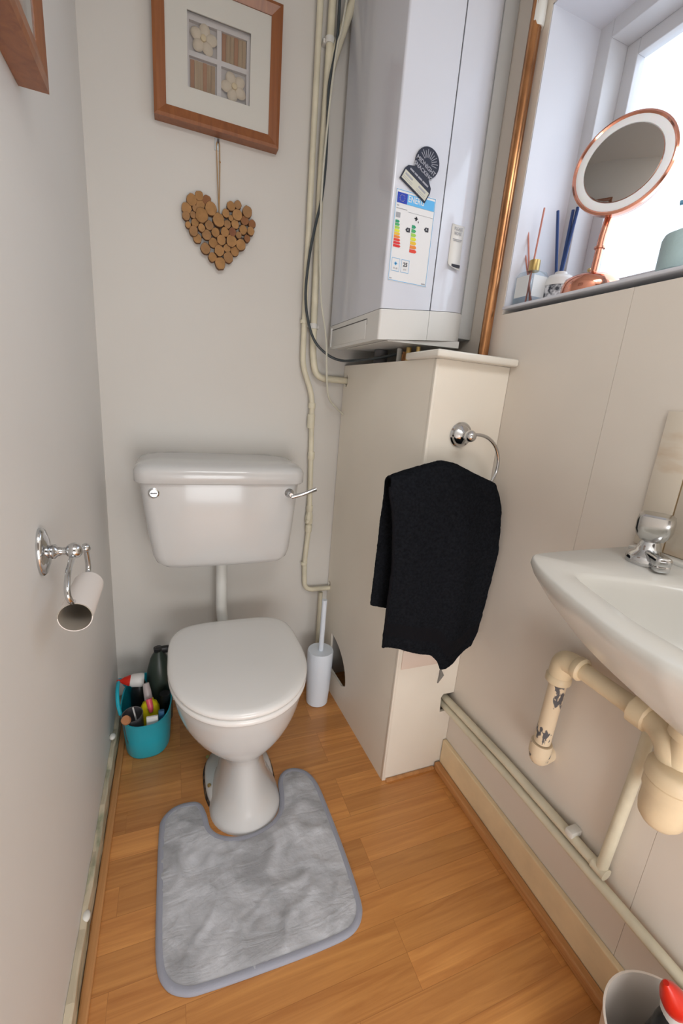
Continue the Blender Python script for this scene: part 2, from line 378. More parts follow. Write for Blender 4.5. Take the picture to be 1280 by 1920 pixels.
# window: fixed frame, sash, glass
def rect_frame(bm, x0, x1, y0, y1, z0, z1, w_, bev=0.002):
    bx(bm, x0, x1, y0, y0+w_, z0, z1, bev); bx(bm, x0, x1, y1-w_, y1, z0, z1, bev)
    bx(bm, x0, x1, y0+w_, y1-w_, z0, z0+w_, bev); bx(bm, x0, x1, y0+w_, y1-w_, z1-w_, z1, bev)
wn = bpy.data.objects.new('window_1', None); COL.objects.link(wn); wn.location = (1.03, 0.58, SILL); wn['kind'] = 'structure'
b = BM(); rect_frame(b, 1.0, 1.10, WY0, WY1, SILL, HEAD, 0.040); obj('outer_frame', b, m_frame, wn, angle=20)
b = BM(); rect_frame(b, 1.057, 1.085, WY0+0.04, WY1-0.04, SILL+0.04, HEAD-0.04, 0.034); sash = obj('sash', b, m_frame, wn, angle=20)
b = BM(); bx(b, 1.056, 1.0575, WY0+0.06, WY1-0.06, SILL+0.046, SILL+0.062); obj('gasket', b, mat('brown_gasket', (0.24, 0.17, 0.07), 0.4), wn)
b = BM(); bx(b, 1.069, 1.073, WY0+0.07, WY1-0.07, SILL+0.07, HEAD-0.07); obj('glass_pane', b, m_pane, wn, smooth_=False)
b = BM(); lathe(b, [(0.006, 0), (0.008, 0.004), (0.006, 0.012), (0.004, 0.02)], (1.0, 0.906, 1.553), (-1, 0, 0.6), 16)
bx(b, 0.992, 1.0, 0.900, 0.912, 1.535, 1.557, 0.003); obj('stay', b, m_brass, wn)
# skirtings and wood strips
b = BM(); bx(b, XR-0.015, XR, YN, YF-0.003, 0.02, 0.112, 0.003); struct('baseboard_right', b, m_skirt)
b = BM(); bx(b, XR-0.036, XR-0.0155, YN, YF-0.004, 0, 0.026, 0.004); struct('trim_3', b, m_trim)
b = BM(); rings = []
for i in range(61):
    y = YN+(1.535-YN)*i/60; w_ = 0.0135+0.0012*math.sin(i*2.3)+0.001*math.sin(i*0.7); hh = 0.062+0.003*math.sin(i*1.3)+0.002*math.sin(i*3.1)
    rings.append([Vector((XL+0.0005, y, 0)), Vector((XL+w_, y, 0)), Vector((XL+w_, y, hh-0.003)), Vector((XL+w_-0.004, y, hh)), Vector((XL+0.0005, y, hh+0.002*math.sin(i*5)))])
loft(b, rings)
struct('baseboard_left', b, m_skirtL)
b = BM(); bx(b, XL+0.015, XL+0.034, YN, 1.535, 0, 0.012, 0.004); struct('trim_4', b, m_trim)
b = BM(); bx(b, 0.625, XR-0.037, YF-0.012, YF-0.001, 0, 0.010, 0.003); struct('trim_5', b, m_trim)
b = BM(); bx(b, 0.2, 0.58, YB-0.012, YB, 0, 0.05, 0.002); struct('baseboard_back', b, mat('old_skirting', (0.10, 0.085, 0.07), 0.7))
# ceiling light fitting over the doorway end of the room
cl = thing('ceiling_light', 'white round ceiling light fitting above the doorway', 'ceiling light', (0.30, -0.75, ZC-0.01))
b = BM(); lathe(b, [(0.09, 0), (0.09, -0.02), (0.07, -0.05), (0.02, -0.06)], (0.30, -0.75, ZC)); obj('lamp_shade', b, m_white, cl)

# splashback tiles
sb = thing('tile_splashback', 'beige marbled wall tiles above the basin behind the tap', 'splashback', (XR, 0.25, 0.97))
for i, (y0, y1) in enumerate(((0.478, 0.532), (0.31, 0.475), (0.14, 0.307), (-0.03, 0.137))):
    b = BM(); bx(b, XR-0.006, XR-0.0003, y0, y1, 0.972, 1.225, 0.001); obj('tile', b, m_tile, sb)
b = BM(); bx(b, XR-0.004, XR-0.0002, -0.03, 0.531, 0.971, 1.224); obj('grout', b, mat('brown_grout', (0.36, 0.25, 0.13), 0.8), sb)

# ================================================================ PIPE BOXING
bo = thing('pipe_boxing', 'cream painted pipe boxing with a flat shelf top, under the boiler', 'boxing', (0.7, 1.2, 0))
bm_ = BM()
def side_pt(a, c, t):  # a = distance from front edge, c = height
    f = a/(YB-YF); return Vector((0.614+(0.588-0.614)*f+t, YF+a, c))
L_ = YB-YF
out = [(0.0092, 0.0), (L_-0.004, 0.0), (L_-0.004, 1.315), (0.0092, 1.315)]
hole = []
for k in range(13):
    t = PI*k/12*0.5
    hole.append((0.49-0.165*math.sin(t), 0.262-0.140*(1-math.cos(t))))
hole += [(0.36, 0.100), (0.49, 0.100)]
hole2 = [(0.545+0.013*math.cos(2*PI*k/12), 1.262+0.022*math.sin(2*PI*k/12)) for k in range(12)]
hole3 = [(0.552+0.012*math.cos(2*PI*k/12), 0.452+0.016*math.sin(2*PI*k/12)) for k in range(12)]
plate(bm_, out, [hole, hole2, hole3], side_pt, 0, 0.009); obj('side_panel', bm_, m_box, bo, smooth_=False)
bm_ = BM()
fo = [(0.6205, 0.0), (XR-0.001, 0.0), (XR-0.001, 0.228), (0.800, 0.228), (0.796, 0.285), (0.803, 0.296), (XR-0.001, 0.296), (XR-0.001, 1.315), (0.6205, 1.315)]
plate(bm_, fo, [], lambda a, c, t: Vector((a, YF+t, c)), 0, 0.009); obj('front_panel', bm_, m_box, bo, smooth_=False)
b = BM(); bx(b, 0.6128, 0.622, YF-0.0015, YF+0.0105, 0.002, 1.3145, 0.0015); obj('corner_bead', b, m_box, bo)
b = BM(); bx(b, 0.596, XR-0.0005, 0.937, 1.10, 1.3155, 1.334, 0.005, 3); obj('shelf_top', b, m_ledge, bo, angle=30)
b = BM(); tube(b, [(0.775, YF-0.0006, 0.394), (0.781, YF-0.0006, 0.375), (0.772, YF-0.0006, 0.345)], [0.003, 0.009, 0.002], 8); obj('paint_chip', b, mat('bare_chip', (0.22, 0.21, 0.19), 0.7), bo)
b = BM(); bx(b, 0.628, 0.80, YF-0.004, YF-0.0002, 0.42, 0.485, 0.0015); obj('filler_patch', b, mat('pink_filler', (0.75, 0.62, 0.53), 0.6), bo)

# ================================================================ BOILER
bl = thing('boiler', 'tall white gas boiler on the wall above the cream pipe boxing', 'boiler', (0.66, 1.3, 1.36))
def casing(prof, z0f, z1f, inner=None):
    bm = BM(); rings = []
    for f in (z0f, z1f): rings.append([Vector((x, y, f(x))) for x, y in prof])
    loft(bm, rings); return bm
def arc(cx, cy, r, a0, a1, n=8): return [(cx+r*math.cos(math.radians(a0+(a1-a0)*k/n)), cy+r*math.sin(math.radians(a0+(a1-a0)*k/n))) for k in range(n+1)]
zt = lambda x: 1.436+0.10*(x-0.51)
zb = lambda x: 1.359+0.10*(x-0.51)
top = lambda x: 2.40
front = [(0.513, 1.505)]+arc(0.519, 1.116, 0.006, 180, 270, 5)+[(0.660, 1.110), (0.660, 1.505)]
body = [(0.6635, 1.505), (0.6635, 1.110), (0.70, 1.1105), (0.725, 1.113), (0.75, 1.119), (0.77, 1.129), (0.785, 1.143), (0.795, 1.16), (0.80, 1.18), (0.80, 1.505)]
obj('front_cover', casing(front, zt, top), m_boiler, bl, angle=30)
obj('side_casing', casing(body, zt, top), m_boiler, bl, angle=30)
b = BM(); bx(b, 0.655, 0.668, 1.114, 1.50, 1.44, 2.39); obj('door_seam', b, m_dark, bl)
tray = [(0.512, 1.506)]+arc(0.518, 1.115, 0.0065, 180, 270, 5)+[(0.6605, 1.1085), (0.6605, 1.506)]
obj('lower_tray', casing(tray, zb, lambda x: zt(x)-0.0015), m_boiler2, bl, angle=30)
tray2 = [(0.6615, 1.506), (0.6615, 1.1085), (0.70, 1.109), (0.725, 1.1115), (0.75, 1.1175), (0.77, 1.1275), (0.79, 1.145), (0.79, 1.506)]
obj('lower_tray', casing(tray2, zb, lambda x: zt(x)-0.0015), m_boiler2, bl, angle=30)
b = BM(); bx(b, 0.5105, 0.5125, 1.195, 1.478, 1.368, 1.418, 0.0008); fl = obj('control_flap', b, m_boiler2, bl)
b = BM(); bx(b, 0.5115, 0.5126, 1.19, 1.48, 1.4185, 1.4215); bx(b, 0.5115, 0.5126, 1.189, 1.192, 1.405, 1.4215); obj('flap_gap', b, mat('grey_gap', (0.12, 0.115, 0.11), 0.7), fl)
b = BM(); bx(b, 0.5085, 0.5126, 1.482, 1.497, 1.366, 1.427, 0.001); obj('flap_clip', b, m_white, fl)
b = BM(); loft(b, [[Vector((x, 1.116, zb(x)-0.001)), Vector((x, 1.116, z)), Vector((x, 1.42, z)), Vector((x, 1.42, zb(x)-0.001))] for x, z in ((0.545, 1.3595), (0.775, 1.366))]); obj('base_plate', b, m_boiler2, bl)
b = BM(); bx(b, 0.80, XR-0.001, 1.16, 1.50, 1.40, 2.40, 0.003); obj('hanging_bracket', b, mat('grey_bracket', (0.50, 0.50, 0.49), 0.5), bl)
for x, y, r, z0, z1, mm, nm in ((0.636, 1.34, 0.022, 1.22, 1.36, m_grey, 'condensate_pipe'), (0.648, 1.235, 0.008, 1.22, 1.36, m_plas, 'valve'), (0.652, 1.185, 0.008, 1.22, 1.36, m_brass, 'valve'), (0.660, 1.145, 0.006, 1.22, 1.36, m_brass, 'valve'), (0.70, 1.30, 0.011, 1.22, 1.36, m_copper, 'gas_pipe')):
    b = BM(); lathe(b, [(r, z0-1.2), (r, 1.285-1.2), (r*1.6, 1.29-1.2), (r*1.6, 1.312-1.2), (r, 1.316-1.2), (r, z1-1.2)], (x, y, 1.2), seg=14); obj(nm, b, mm, bl)
YP = 1.1088
def sq(bm, x0, x1, z0, z1, y=YP, t=0.0004): bx(bm, x0, x1, y-t, y, z0, z1)
# energy label on the boiler side
en = thing('energy_label', 'white energy rating label with blue border stuck on the boiler side', 'label', (0.582, 1.11, 1.505))
b = BM(); sq(b, 0.524, 0.640, 1.505, 1.712, 1.1098, 0.0006); obj('paper', b, m_paper, en, smooth_=False)
b = BM()
for a in ((0.5255, 0.6385, 1.7095, 1.7105), (0.5255, 0.6385, 1.5065, 1.5075), (0.5255, 0.5265, 1.5065, 1.7105), (0.6375, 0.6385, 1.5065, 1.7105)): sq(b, *a)
obj('border', b, m_blue, en, smooth_=False)
b = BM(); sq(b, 0.529, 0.557, 1.682, 1.7045); obj('flag_panel', b, m_eu, en, smooth_=False)
b = BM(); sq(b, 0.5575, 0.636, 1.682, 1.7045); obj('header_band', b, m_blue, en, smooth_=False)
text('lettering', 'ENERG', 0.020, (0.583, YP-0.0006, 1.6945), m_paper, en, bold=0.0002, xs=0.75)
b = BM()
for k in range(12):
    a = 2*PI*k/12; lathe(b, [(0.0007, 0), (0.0007, 0.0003)], (0.543+0.007*math.cos(a), YP-0.0003, 1.693+0.007*math.sin(a)), (0, -1, 0), 6)
obj('stars', b, mat('star_yellow', (0.7, 0.6, 0.1), 0.5), en, smooth_=False)
b = BM(); sq(b, 0.529, 0.560, 1.6695, 1.6708); sq(b, 0.562, 0.636, 1.6665, 1.6669); obj('rule', b, m_inkg, en, smooth_=False)
b = BM(); sq(b, 0.530, 0.542, 1.650, 1.661)
obj('radiator_icon', b, m_inkg, en, smooth_=False)
b = BM(); sq(b, 0.586, 0.590, 1.652, 1.661); sq(b, 0.583, 0.593, 1.6555, 1.658); sq(b, 0.594, 0.596, 1.648, 1.652); obj('tap_icon', b, m_ink, en, smooth_=False)
cols = [(0.02, 0.30, 0.14), (0.06, 0.38, 0.12), (0.35, 0.60, 0.08), (0.72, 0.72, 0.03), (0.80, 0.50, 0.03), (0.78, 0.24, 0.03), (0.72, 0.06, 0.03), (0.70, 0.03, 0.03), (0.66, 0.025, 0.02)]
def bars(x, ztop, cl_, h, w0, w1):
    for i, c in enumerate(cl_):
        z1 = ztop-i*h*1.22; wd = w0+(w1-w0)*i/(len(cl_)-1); b = BM()
        pts = [(x, z1), (x+wd-h/2, z1), (x+wd, z1-h/2), (x+wd-h/2, z1-h), (x, z1-h)]
        plate(b, pts, [], lambda p, q, t: Vector((p, YP-0.0004+t, q)), 0, 0.0004)
        obj('rating_bar', b, mat('bar%.2f%.2f' % (c[0], c[1]), c, 0.5), en, smooth_=False)
bars(0.530, 1.644, cols, 0.0056, 0.012, 0.021)
bars(0.578, 1.641, [cols[i] for i in (0, 1, 2, 3, 4, 5, 6)], 0.0075, 0.012, 0.021)
for x, z, s in ((0.5605, 1.6275, 'A'), (0.614, 1.638, 'A')):
    b = BM(); plate(b, [(x, z), (x+0.004, z+0.005), (x+0.013, z+0.005), (x+0.013, z-0.005), (x+0.004, z-0.005)], [], lambda p, q, t: Vector((p, YP-0.0004+t, q)), 0, 0.0004)
    obj('rating_arrow', b, m_ink, en, smooth_=False); text('lettering', s, 0.007, (x+0.007, YP-0.0006, z), m_paper, en)
for x0, x1 in ((0.531, 0.554), (0.559, 0.582)):
    b = BM()
    for a in ((x0, x1, 1.5585, 1.5592), (x0, x1, 1.529, 1.5297), (x0, x0+0.0006, 1.529, 1.559), (x1-0.0006, x1, 1.529, 1.559)): sq(b, *a)
    obj('icon_box', b, m_blue, en, smooth_=False)
text('lettering', '25', 0.013, (0.5705, YP-0.0004, 1.5475), m_ink, en, bold=0.0003); text('lettering', 'kW', 0.006, (0.5705, YP-0.0004, 1.536), m_inkg, en)
b = BM(); sq(b, 0.538, 0.547, 1.5455, 1.5475); sq(b, 0.5405, 0.5445, 1.5425, 1.5505); obj('speaker_icon', b, m_blue, en, smooth_=False)
text('lettering', '50 dB', 0.0055, (0.5425, YP-0.0004, 1.5355), m_inkg, en)
for q_ in ((0.528, 0.535, 1.510, 1.5125), (0.624, 0.635, 1.510, 1.5125), (0.530, 0.536, 1.675, 1.6772)):
    b = BM(); sq(b, *q_); obj('small_print', b, m_inkg, en, smooth_=False)
# magnet, leaning clockwise
mg = thing('fridge_magnet', 'navy round-topped novelty magnet leaning over the energy label', 'magnet', (0.585, 1.108, 1.745))
th = math.radians(-27); R_ = Vector((math.cos(th), 0, math.sin(th))); U_ = Vector((-math.sin(th), 0, math.cos(th))); O_ = Vector((0.588, 0, 1.755))
def mp(a, c, y): return O_+R_*a+U_*c+Vector((0, y, 0))
circ = [(0.034*math.cos(math.radians(d)), 0.028+0.034*math.sin(math.radians(d))) for d in range(-50, 231, 8)]
outl = circ+[(-0.030, -0.004), (-0.039, -0.010), (-0.043, -0.020), (-0.043, -0.046), (0.043, -0.046), (0.043, -0.020), (0.039, -0.010), (0.030, -0.004)]
b = BM(); plate(b, outl, [], lambda a, c, t: mp(a, c, t), 1.1052, 1.1082); obj('backing', b, m_mag, mg, smooth_=False)
b = BM(); plate(b, [(-0.040, -0.043), (0.040, -0.043), (0.040, -0.022), (-0.040, -0.022)], [], lambda a, c, t: mp(a, c, t), 1.1047, 1.1052); obj('cream_strip', b, m_magc, mg, smooth_=False)
b = BM()
for k in range(11):
    a = math.radians(18+14.4*k); r0_, r1_ = 0.012, 0.027+0.003*(k % 2); wv = 0.0007
    c0 = Vector((math.cos(a), math.sin(a))); p0 = c0*r0_+Vector((0, 0.027)); p1 = c0*r1_+Vector((0, 0.027)); q = Vector((-c0.y, c0.x))*wv
    plate(b, [tuple(p0-q), tuple(p1-q), tuple(p1+q), tuple(p0+q)], [], lambda a_, c_, t: mp(a_, c_, t), 1.1049, 1.1052)
obj('sunburst', b, m_magt, mg, smooth_=False)
for s, sz, a, c, mm, xs in (('MIDNIGHT', 0.0135, 0, 0.020, m_magt, 0.95), ('SNACKING', 0.0125, 0, 0.006, m_magt, 0.95), ):
    p = mp(a, c, 1.1046); text('lettering', s, sz, p, mm, mg, R_, U_, bold=0.0003, xs=xs)
b = BM()
for a0 in (-0.038, 0.006):
    for c0 in (-0.036, -0.0395): plate(b, [(a0, c0), (a0+0.030, c0), (a0+0.030, c0+0.0008), (a0, c0+0.0008)], [], lambda a_, c_, t: mp(a_, c_, t), 1.1045, 1.1048)
for a0 in (-0.036, 0.008): plate(b, [(a0, -0.031), (a0+0.024, -0.031), (a0+0.024, -0.0265), (a0, -0.0265)], [], lambda a_, c_, t: mp(a_, c_, t), 1.1045, 1.1048)
obj('small_print', b, m_inkg, mg, smooth_=False)
b = BM()
for a0, a1 in ((-0.031, -0.018), (-0.016, -0.006), (-0.004, 0.009), (0.011, 0.030)): plate(b, [(a0, -0.0145), (a1, -0.0145), (a1, -0.0105), (a0, -0.0105)], [], lambda a_, c_, t: mp(a_, c_, t), 1.1048, 1.1052)
obj('small_lettering', b, m_magt, mg, smooth_=False)
# paper note curling on the boiler side
pn = thing('paper_note', 'small curling paper sticker reading PLEASE NOTE on the boiler side', 'sticker', (0.715, 1.11, 1.56))
b = BM(); rows = []
for k in range(12):
    t = k/11; z = 1.668-0.108*t; c = max(0, t-0.8)/0.2
    rows.append([Vector((0.697, 1.1085-0.010*c*c, z+0.006*c*c)), Vector((0.737, 1.1085+0.0005-0.004*c*c+(0.0018 if True else 0), z))])
loft(b, rows, closed=False, cap=False); o = obj('paper', b, m_magc if False else mat('note_paper', (0.78, 0.76, 0.72), 0.6), pn)
md = o.modifiers.new('s', 'SOLIDIFY'); md.thickness = 0.0005
text('lettering', 'PLEASE', 0.0105, (0.717, 1.1072, 1.658), m_inkg, pn, bold=0.0002, xs=0.8); text('lettering', 'NOTE', 0.0105, (0.717, 1.1072, 1.647), m_inkg, pn, bold=0.0002, xs=0.8)
b = BM(); bx(b, 0.703, 0.732, 1.1070, 1.1076, 1.633, 1.6342); bx(b, 0.705, 0.730, 1.1070, 1.1076, 1.6295, 1.6307); obj('small_print', b, m_inkg, pn, smooth_=False)
b = BM(); bx(b, 0.708, 0.735, 1.1052, 1.1056, 1.5665, 1.574); obj('dark_strip', b, m_ink, pn, smooth_=False)

# ================================================================ PIPES AND CABLES, BACK WALL
YW = 1.518
pa = thing('heating_pipe', 'thin cream painted pipe down the back wall, furthest left of the pair', 'pipe', (0.47, YW, 0.43), 'painted pipes down the back wall')
A = bend([(0.418, YW, 2.44), (0.420, YW, 1.60), (0.4235, YW, 1.30), (0.465, YW, 1.20), (0.478, YW, 0.90), (0.484, YW, 0.70), (0.475, YW, 0.56), (0.482, YW, 0.437), (0.598, YW, 0.437)], 0.035)
b = BM(); tube(b, A, 0.0095, 12); obj('pipe_run', b, m_pipe, pa)
for x, z, l, r in ((0.4665, 1.11, 0.05, 0.0135), (0.4665, 1.165, 0.02, 0.013), (0.4755, 0.985, 0.028, 0.0125), (0.482, 0.78, 0.024, 0.0125), (0.483, 0.70, 0.03, 0.0125), (0.4735, 0.553, 0.012, 0.0125), (0.420, 1.44, 0.012, 0.0125)):
    b = BM(); lathe(b, [(r*0.9, -l/2), (r, -l/2+0.003), (r, l/2-0.003), (r*0.9, l/2)], (x, YW, z), seg=14); obj('fitting', b, m_pipe, pa)
b = BM(); lathe(b, [(0.0135, -0.03), (0.015, -0.025), (0.015, 0.0), (0.0115, 0.012), (0.0115, 0.03)], (0.4825, YW, 0.75), seg=8); ball(b, (0.474, YW-0.01, 0.73), 0.009, 10); obj('isolating_valve', b, m_pipe, pa)
pb = thing('heating_pipe', 'cream painted pipe on the back wall that bends right into the boxing near its top', 'pipe', (0.455, YW, 1.265), 'painted pipes down the back wall')
b = BM(); tube(b, bend([(0.457, YW, 2.44), (0.450, YW, 1.90), (0.455, YW, 1.45), (0.458, YW, 1.34), (0.475, YW, 1.262), (0.60, YW, 1.262)], 0.05), 0.0115, 12); obj('pipe_run', b, m_pipe, pb)
for z in (2.215, 1.43):
    b = BM(); bx(b, 0.434, 0.475, YW+0.002, YB, z-0.006, z+0.006, 0.002); lathe(b, [(0.0145, -0.008), (0.0145, 0.008)], (0.4535, YW, z), seg=14); obj('pipe_clip', b, m_plas, pb)
pc = thing('lower_pipe', 'short cream painted pipe dropping to the floor behind the toilet brush', 'pipe', (0.553, YW, 0))
b = BM(); tube(b, [(0.553, YW, 0.42), (0.556, YW, 0.0)], 0.0085, 12); obj('pipe_run', b, m_pipe, pc)
pd = BM(); tube(pd, smooth([(0.456, 1.530, 2.06), (0.462, 1.516, 2.15), (0.490, 1.505, 2.25), (0.525, 1.50, 2.35), (0.57, 1.50, 2.445)], 5), 0.013, 12)
tag(obj('flue_drain_pipe', pd, m_pipe), 'cream pipe slanting up behind the cables near the ceiling', 'pipe')
bk = [(0.465, 1.49, 2.44), (0.468, 1.49, 2.226), (0.461, 1.488, 2.161), (0.451, 1.49, 2.094), (0.452, 1.49, 2.015), (0.455, 1.49, 1.906), (0.449, 1.49, 1.804), (0.434, 1.49, 1.727), (0.419, 1.49, 1.634), (0.413, 1.49, 1.523), (0.426, 1.49, 1.443), (0.454, 1.488, 1.379), (0.50, 1.482, 1.341), (0.545, 1.46, 1.325), (0.585, 1.40, 1.328), (0.62, 1.30, 1.335), (0.66, 1.24, 1.35)]
b = BM(); tube(b, smooth(bk, 5), 0.0045, 8); tag(obj('power_cable', b, m_cableb), 'dark grey cable hanging beside the boiler and looping under it', 'cable')
wk = [(0.505, 1.495, 2.44), (0.478, 1.482, 2.241), (0.466, 1.480, 2.188), (0.455, 1.480, 2.069), (0.445, 1.48, 1.861), (0.448, 1.48, 1.685), (0.464, 1.48, 1.514), (0.486, 1.48, 1.417), (0.495, 1.478, 1.35), (0.506, 1.485, 1.253), (0.527, 1.50, 1.19), (0.5875, 1.513, 1.142)]
b = BM(); tube(b, smooth(wk, 5), 0.0032, 8); tag(obj('thermostat_cable', b, m_cablew), 'thin cream cable hanging beside the boiler down to the boxing edge', 'cable')
# copper pipe
cpz = thing('copper_pipe', 'bare copper pipe rising between the boiler and the window', 'pipe', (0.825, 1.062, 1.335))
b = BM(); tube(b, [(0.822, 1.062, 1.335), (0.828, 1.062, ZC)], 0.0145, 16); obj('pipe_run', b, m_copper, cpz)
b = BM(); lathe(b, [(0.0145, -0.03), (0.0165, -0.02), (0.016, 0.02), (0.0145, 0.03)], (0.829, 1.060, 2.12), seg=10); obj('paint_patch', b, m_caulk, cpz)

# ================================================================ RIGHT WALL LOW PIPES
p1 = thing('supply_pipe', 'upper of two cream pipes along the right wall, turning up to the tap', 'pipe', (0.822, 0.7, 0.27), 'supply pipes along the right wall')
b = BM(); tube(b, bend([(0.822, 1.04, 0.268), (0.826, 0.70, 0.281), (0.826, 0.410, 0.281), (0.826, 0.402, 0.55), (0.826, 0.402, 0.90)], 0.012, 4), 0.0115, 14); obj('pipe_run', b, m_pipe, p1)
b = BM(); lathe(b, [(0.0135, -0.015), (0.0135, 0.015)], (0.826, 0.412, 0.281), (0, 1, 0), 14); obj('elbow', b, m_pipe, p1)
b = BM(); bx(b, 0.812, XR, 0.475, 0.495, 0.285, 0.302, 0.004); obj('pipe_clip', b, m_caulk, p1)
p2 = thing('supply_pipe', 'lower of two cream pipes running the length of the right wall', 'pipe', (0.822, 0.5, 0.245), 'supply pipes along the right wall')
b = BM(); tube(b, bend([(0.820, 1.04, 0.242), (0.824, 0.70, 0.250), (0.824, -0.2, 0.250)], 0.02), 0.0115, 14); obj('pipe_run', b, m_pipe, p2)
# waste pipe
wp = thing('waste_pipe', 'fat cream painted waste pipe with chipped paint under the basin', 'waste pipe', (0.80, 0.5, 0.42))
b = BM(); tube(b, [(0.800, 0.585, 0.645), (0.800, 0.590, 0.455)], 0.0185, 20); obj('chipped_down_pipe', b, m_chip, wp)['label'] = 'cream down pipe with dark paint chips'
b = BM(); tube(b, bend([(0.800, 0.588, 0.628), (0.800, 0.585, 0.680), (0.800, 0.545, 0.683)], 0.03), 0.024, 20); lathe(b, [(0.024, 0), (0.027, 0.003), (0.027, 0.016), (0.024, 0.02)], (0.800, 0.588, 0.620), seg=22); lathe(b, [(0.024, 0), (0.026, 0.003), (0.026, 0.014), (0.022, 0.018)], (0.800, 0.553, 0.683), (0, -1, 0), 22); obj('elbow', b, m_waste, wp)
b = BM(); tube(b, [(0.800, 0.55, 0.683), (0.797, 0.41, 0.683)], 0.0185, 20); obj('cross_pipe', b, m_waste, wp)
b = BM(); lathe(b, [(0.018, -0.02), (0.0245, -0.018), (0.0245, 0), (0.0235, 0.012)], (0.800, 0.590, 0.440), seg=22); tube(b, bend([(0.800, 0.590, 0.445), (0.800, 0.592, 0.405), (XR-0.001, 0.60, 0.402)], 0.03), 0.022, 20); obj('elbow', b, m_chip, wp)
b = BM(); lathe(b, [(0.020, 0), (0.029, 0.003), (0.029, 0.030), (0.024, 0.034)], (0.797, 0.425, 0.683), (0, -1, 0), 10); obj('coupling_nut', b, m_waste, wp)
bt = thing('bottle_trap', 'cream painted bottle trap hanging under the basin', 'trap', (0.775, 0.335, 0.53))
b = BM(); tube(b, bend([(0.797, 0.40, 0.683), (0.79, 0.37, 0.683), (0.775, 0.345, 0.676), (0.775, 0.335, 0.65)], 0.02), [0.02]*16 if False else 0.022, 20); obj('inlet_elbow', b, m_waste, bt)
b = BM(); lathe(b, [(0.018, 0.175), (0.018, 0.125), (0.034, 0.120), (0.040, 0.113), (0.041, 0.092), (0.036, 0.089)], (0.775, 0.325, 0.53), seg=32); obj('trap_collar', b, m_waste, bt)
b = BM(); lathe(b, [(0.012, 0.0), (0.026, 0.004), (0.033, 0.014), (0.036, 0.030), (0.036, 0.066), (0.039, 0.068), (0.039, 0.088), (0.036, 0.091)], (0.775, 0.325, 0.53), seg=32); obj('trap_bowl', b, m_waste, bt)
b = BM(); lathe(b, [(0.022, 0), (0.027, 0.003), (0.027, 0.02), (0.018, 0.024), (0.018, 0.12)], (0.775, 0.325, 0.705), seg=12); obj('top_nut', b, m_waste, bt)

# ================================================================ BASIN
bs = thing('wash_basin', 'white ceramic wash basin fixed on the right wall', 'basin', (0.80, 0.23, 0.75))
ZR = 0.965; CY = 0.235
def brow(hx, hy, z, xo=XR-0.0015, n=48, e=2.6):
    """half-plan of the basin: straight along the wall, bowed front"""
    out = []
    for k in range(n+1):
        t = PI*k/n; y = CY+hy*math.cos(t)
        s = math.sin(t)**0.62
        out.append(Vector((xo-hx*s, y, z)))
    return out
# explicit rim outline (far half), mirrored
half = [(XR-0.0015, 0.532), (0.69, 0.533), (0.60, 0.530), (0.578, 0.525), (0.560, 0.505), (0.537, 0.465), (0.511, 0.404), (0.491, 0.346), (0.476, 0.295), (0.468, CY)]
def outline(sc_f, z, inset=0.0):
    pts = [Vector((x, y, 0)) for x, y in half]; o = smooth(pts, 5)
    full = o+[Vector((p.x, 2*CY-p.y, 0)) for p in reversed(o[:-1])]
    return [Vector(sc_f(p.x, p.y)+(z,)) for p in full]
def shr(dx, dy):   # shrink towards wall/centre
    def f(x, y):
        fx = (XR-0.0015)-(XR-x)*(1-dx) if x < XR-0.01 else XR-0.0015
        return (fx, CY+(y-CY)*(1-dy))
    return f
rings = [outline(shr(0.85, 0.80), 0.760), outline(shr(0.62, 0.58), 0.772), outline(shr(0.40, 0.36), 0.805), outline(shr(0.22, 0.19), 0.855), outline(shr(0.09, 0.075), 0.905), outline(shr(0.02, 0.016), 0.938), outline(shr(0.0, 0.0), 0.953), outline(shr(0.003, 0.002), 0.962), outline(shr(0.014, 0.010), ZR)]
b = BM()
bhalf = [(0.752, 0.29), (0.742, 0.345), (0.705, 0.385), (0.655, 0.415), (0.612, 0.436), (0.584, 0.436), (0.568, 0.405), (0.550, 0.355), (0.532, 0.30), (0.524, CY)]
bo_ = smooth([Vector((x, y, 0)) for x, y in bhalf], 5); bfull = bo_+[Vector((p.x, 2*CY-p.y, 0)) for p in reversed(bo_[:-1])]
def bowl(s, z): return [Vector((0.645+(p.x-0.645)*s, CY+(p.y-CY)*s, z)) for p in bfull]
rings += [bowl(1.05, ZR-0.003), bowl(1.02, ZR-0.005), bowl(0.995, ZR-0.010), bowl(0.975, ZR-0.022), bowl(0.93, ZR-0.05), bowl(0.85, ZR-0.085), bowl(0.65, ZR-0.115), bowl(0.25, ZR-0.130)]
loft(b, rings); obj('bowl', b, m_basin, bs, angle=60)
b = BM(); lathe(b, [(0.021, 0), (0.021, 0.003), (0.012, 0.004)], (0.645, CY, ZR-0.131), seg=24); obj('drain', b, m_chrome, bs)
b = BM(); bx(b, XR-0.03, XR-0.001, CY-0.29, CY+0.29, ZR-0.004, ZR+0.006, 0.003); obj('back_ledge', b, m_basin, bs)
tp = thing('basin_tap', 'chrome basin tap with chunky faceted head at the far end of the basin', 'tap', (0.765, 0.452, ZR))
b = BM(); lathe(b, [(0.031, 0), (0.0315, 0.008), (0.028, 0.016), (0.020, 0.022), (0.016, 0.036), (0.012, 0.044)], (0.768, 0.458, ZR-0.001), seg=28); obj('tap_base', b, m_chrome, tp)
TX, TY = 0.768, 0.458
b = BM(); bx(b, 0.004, 0.058, -0.0125, 0.0125, 0.005, 0.024, 0.006, 3); bx(b, 0.040, 0.058, -0.0115, 0.0115, -0.002, 0.012, 0.004, 2)
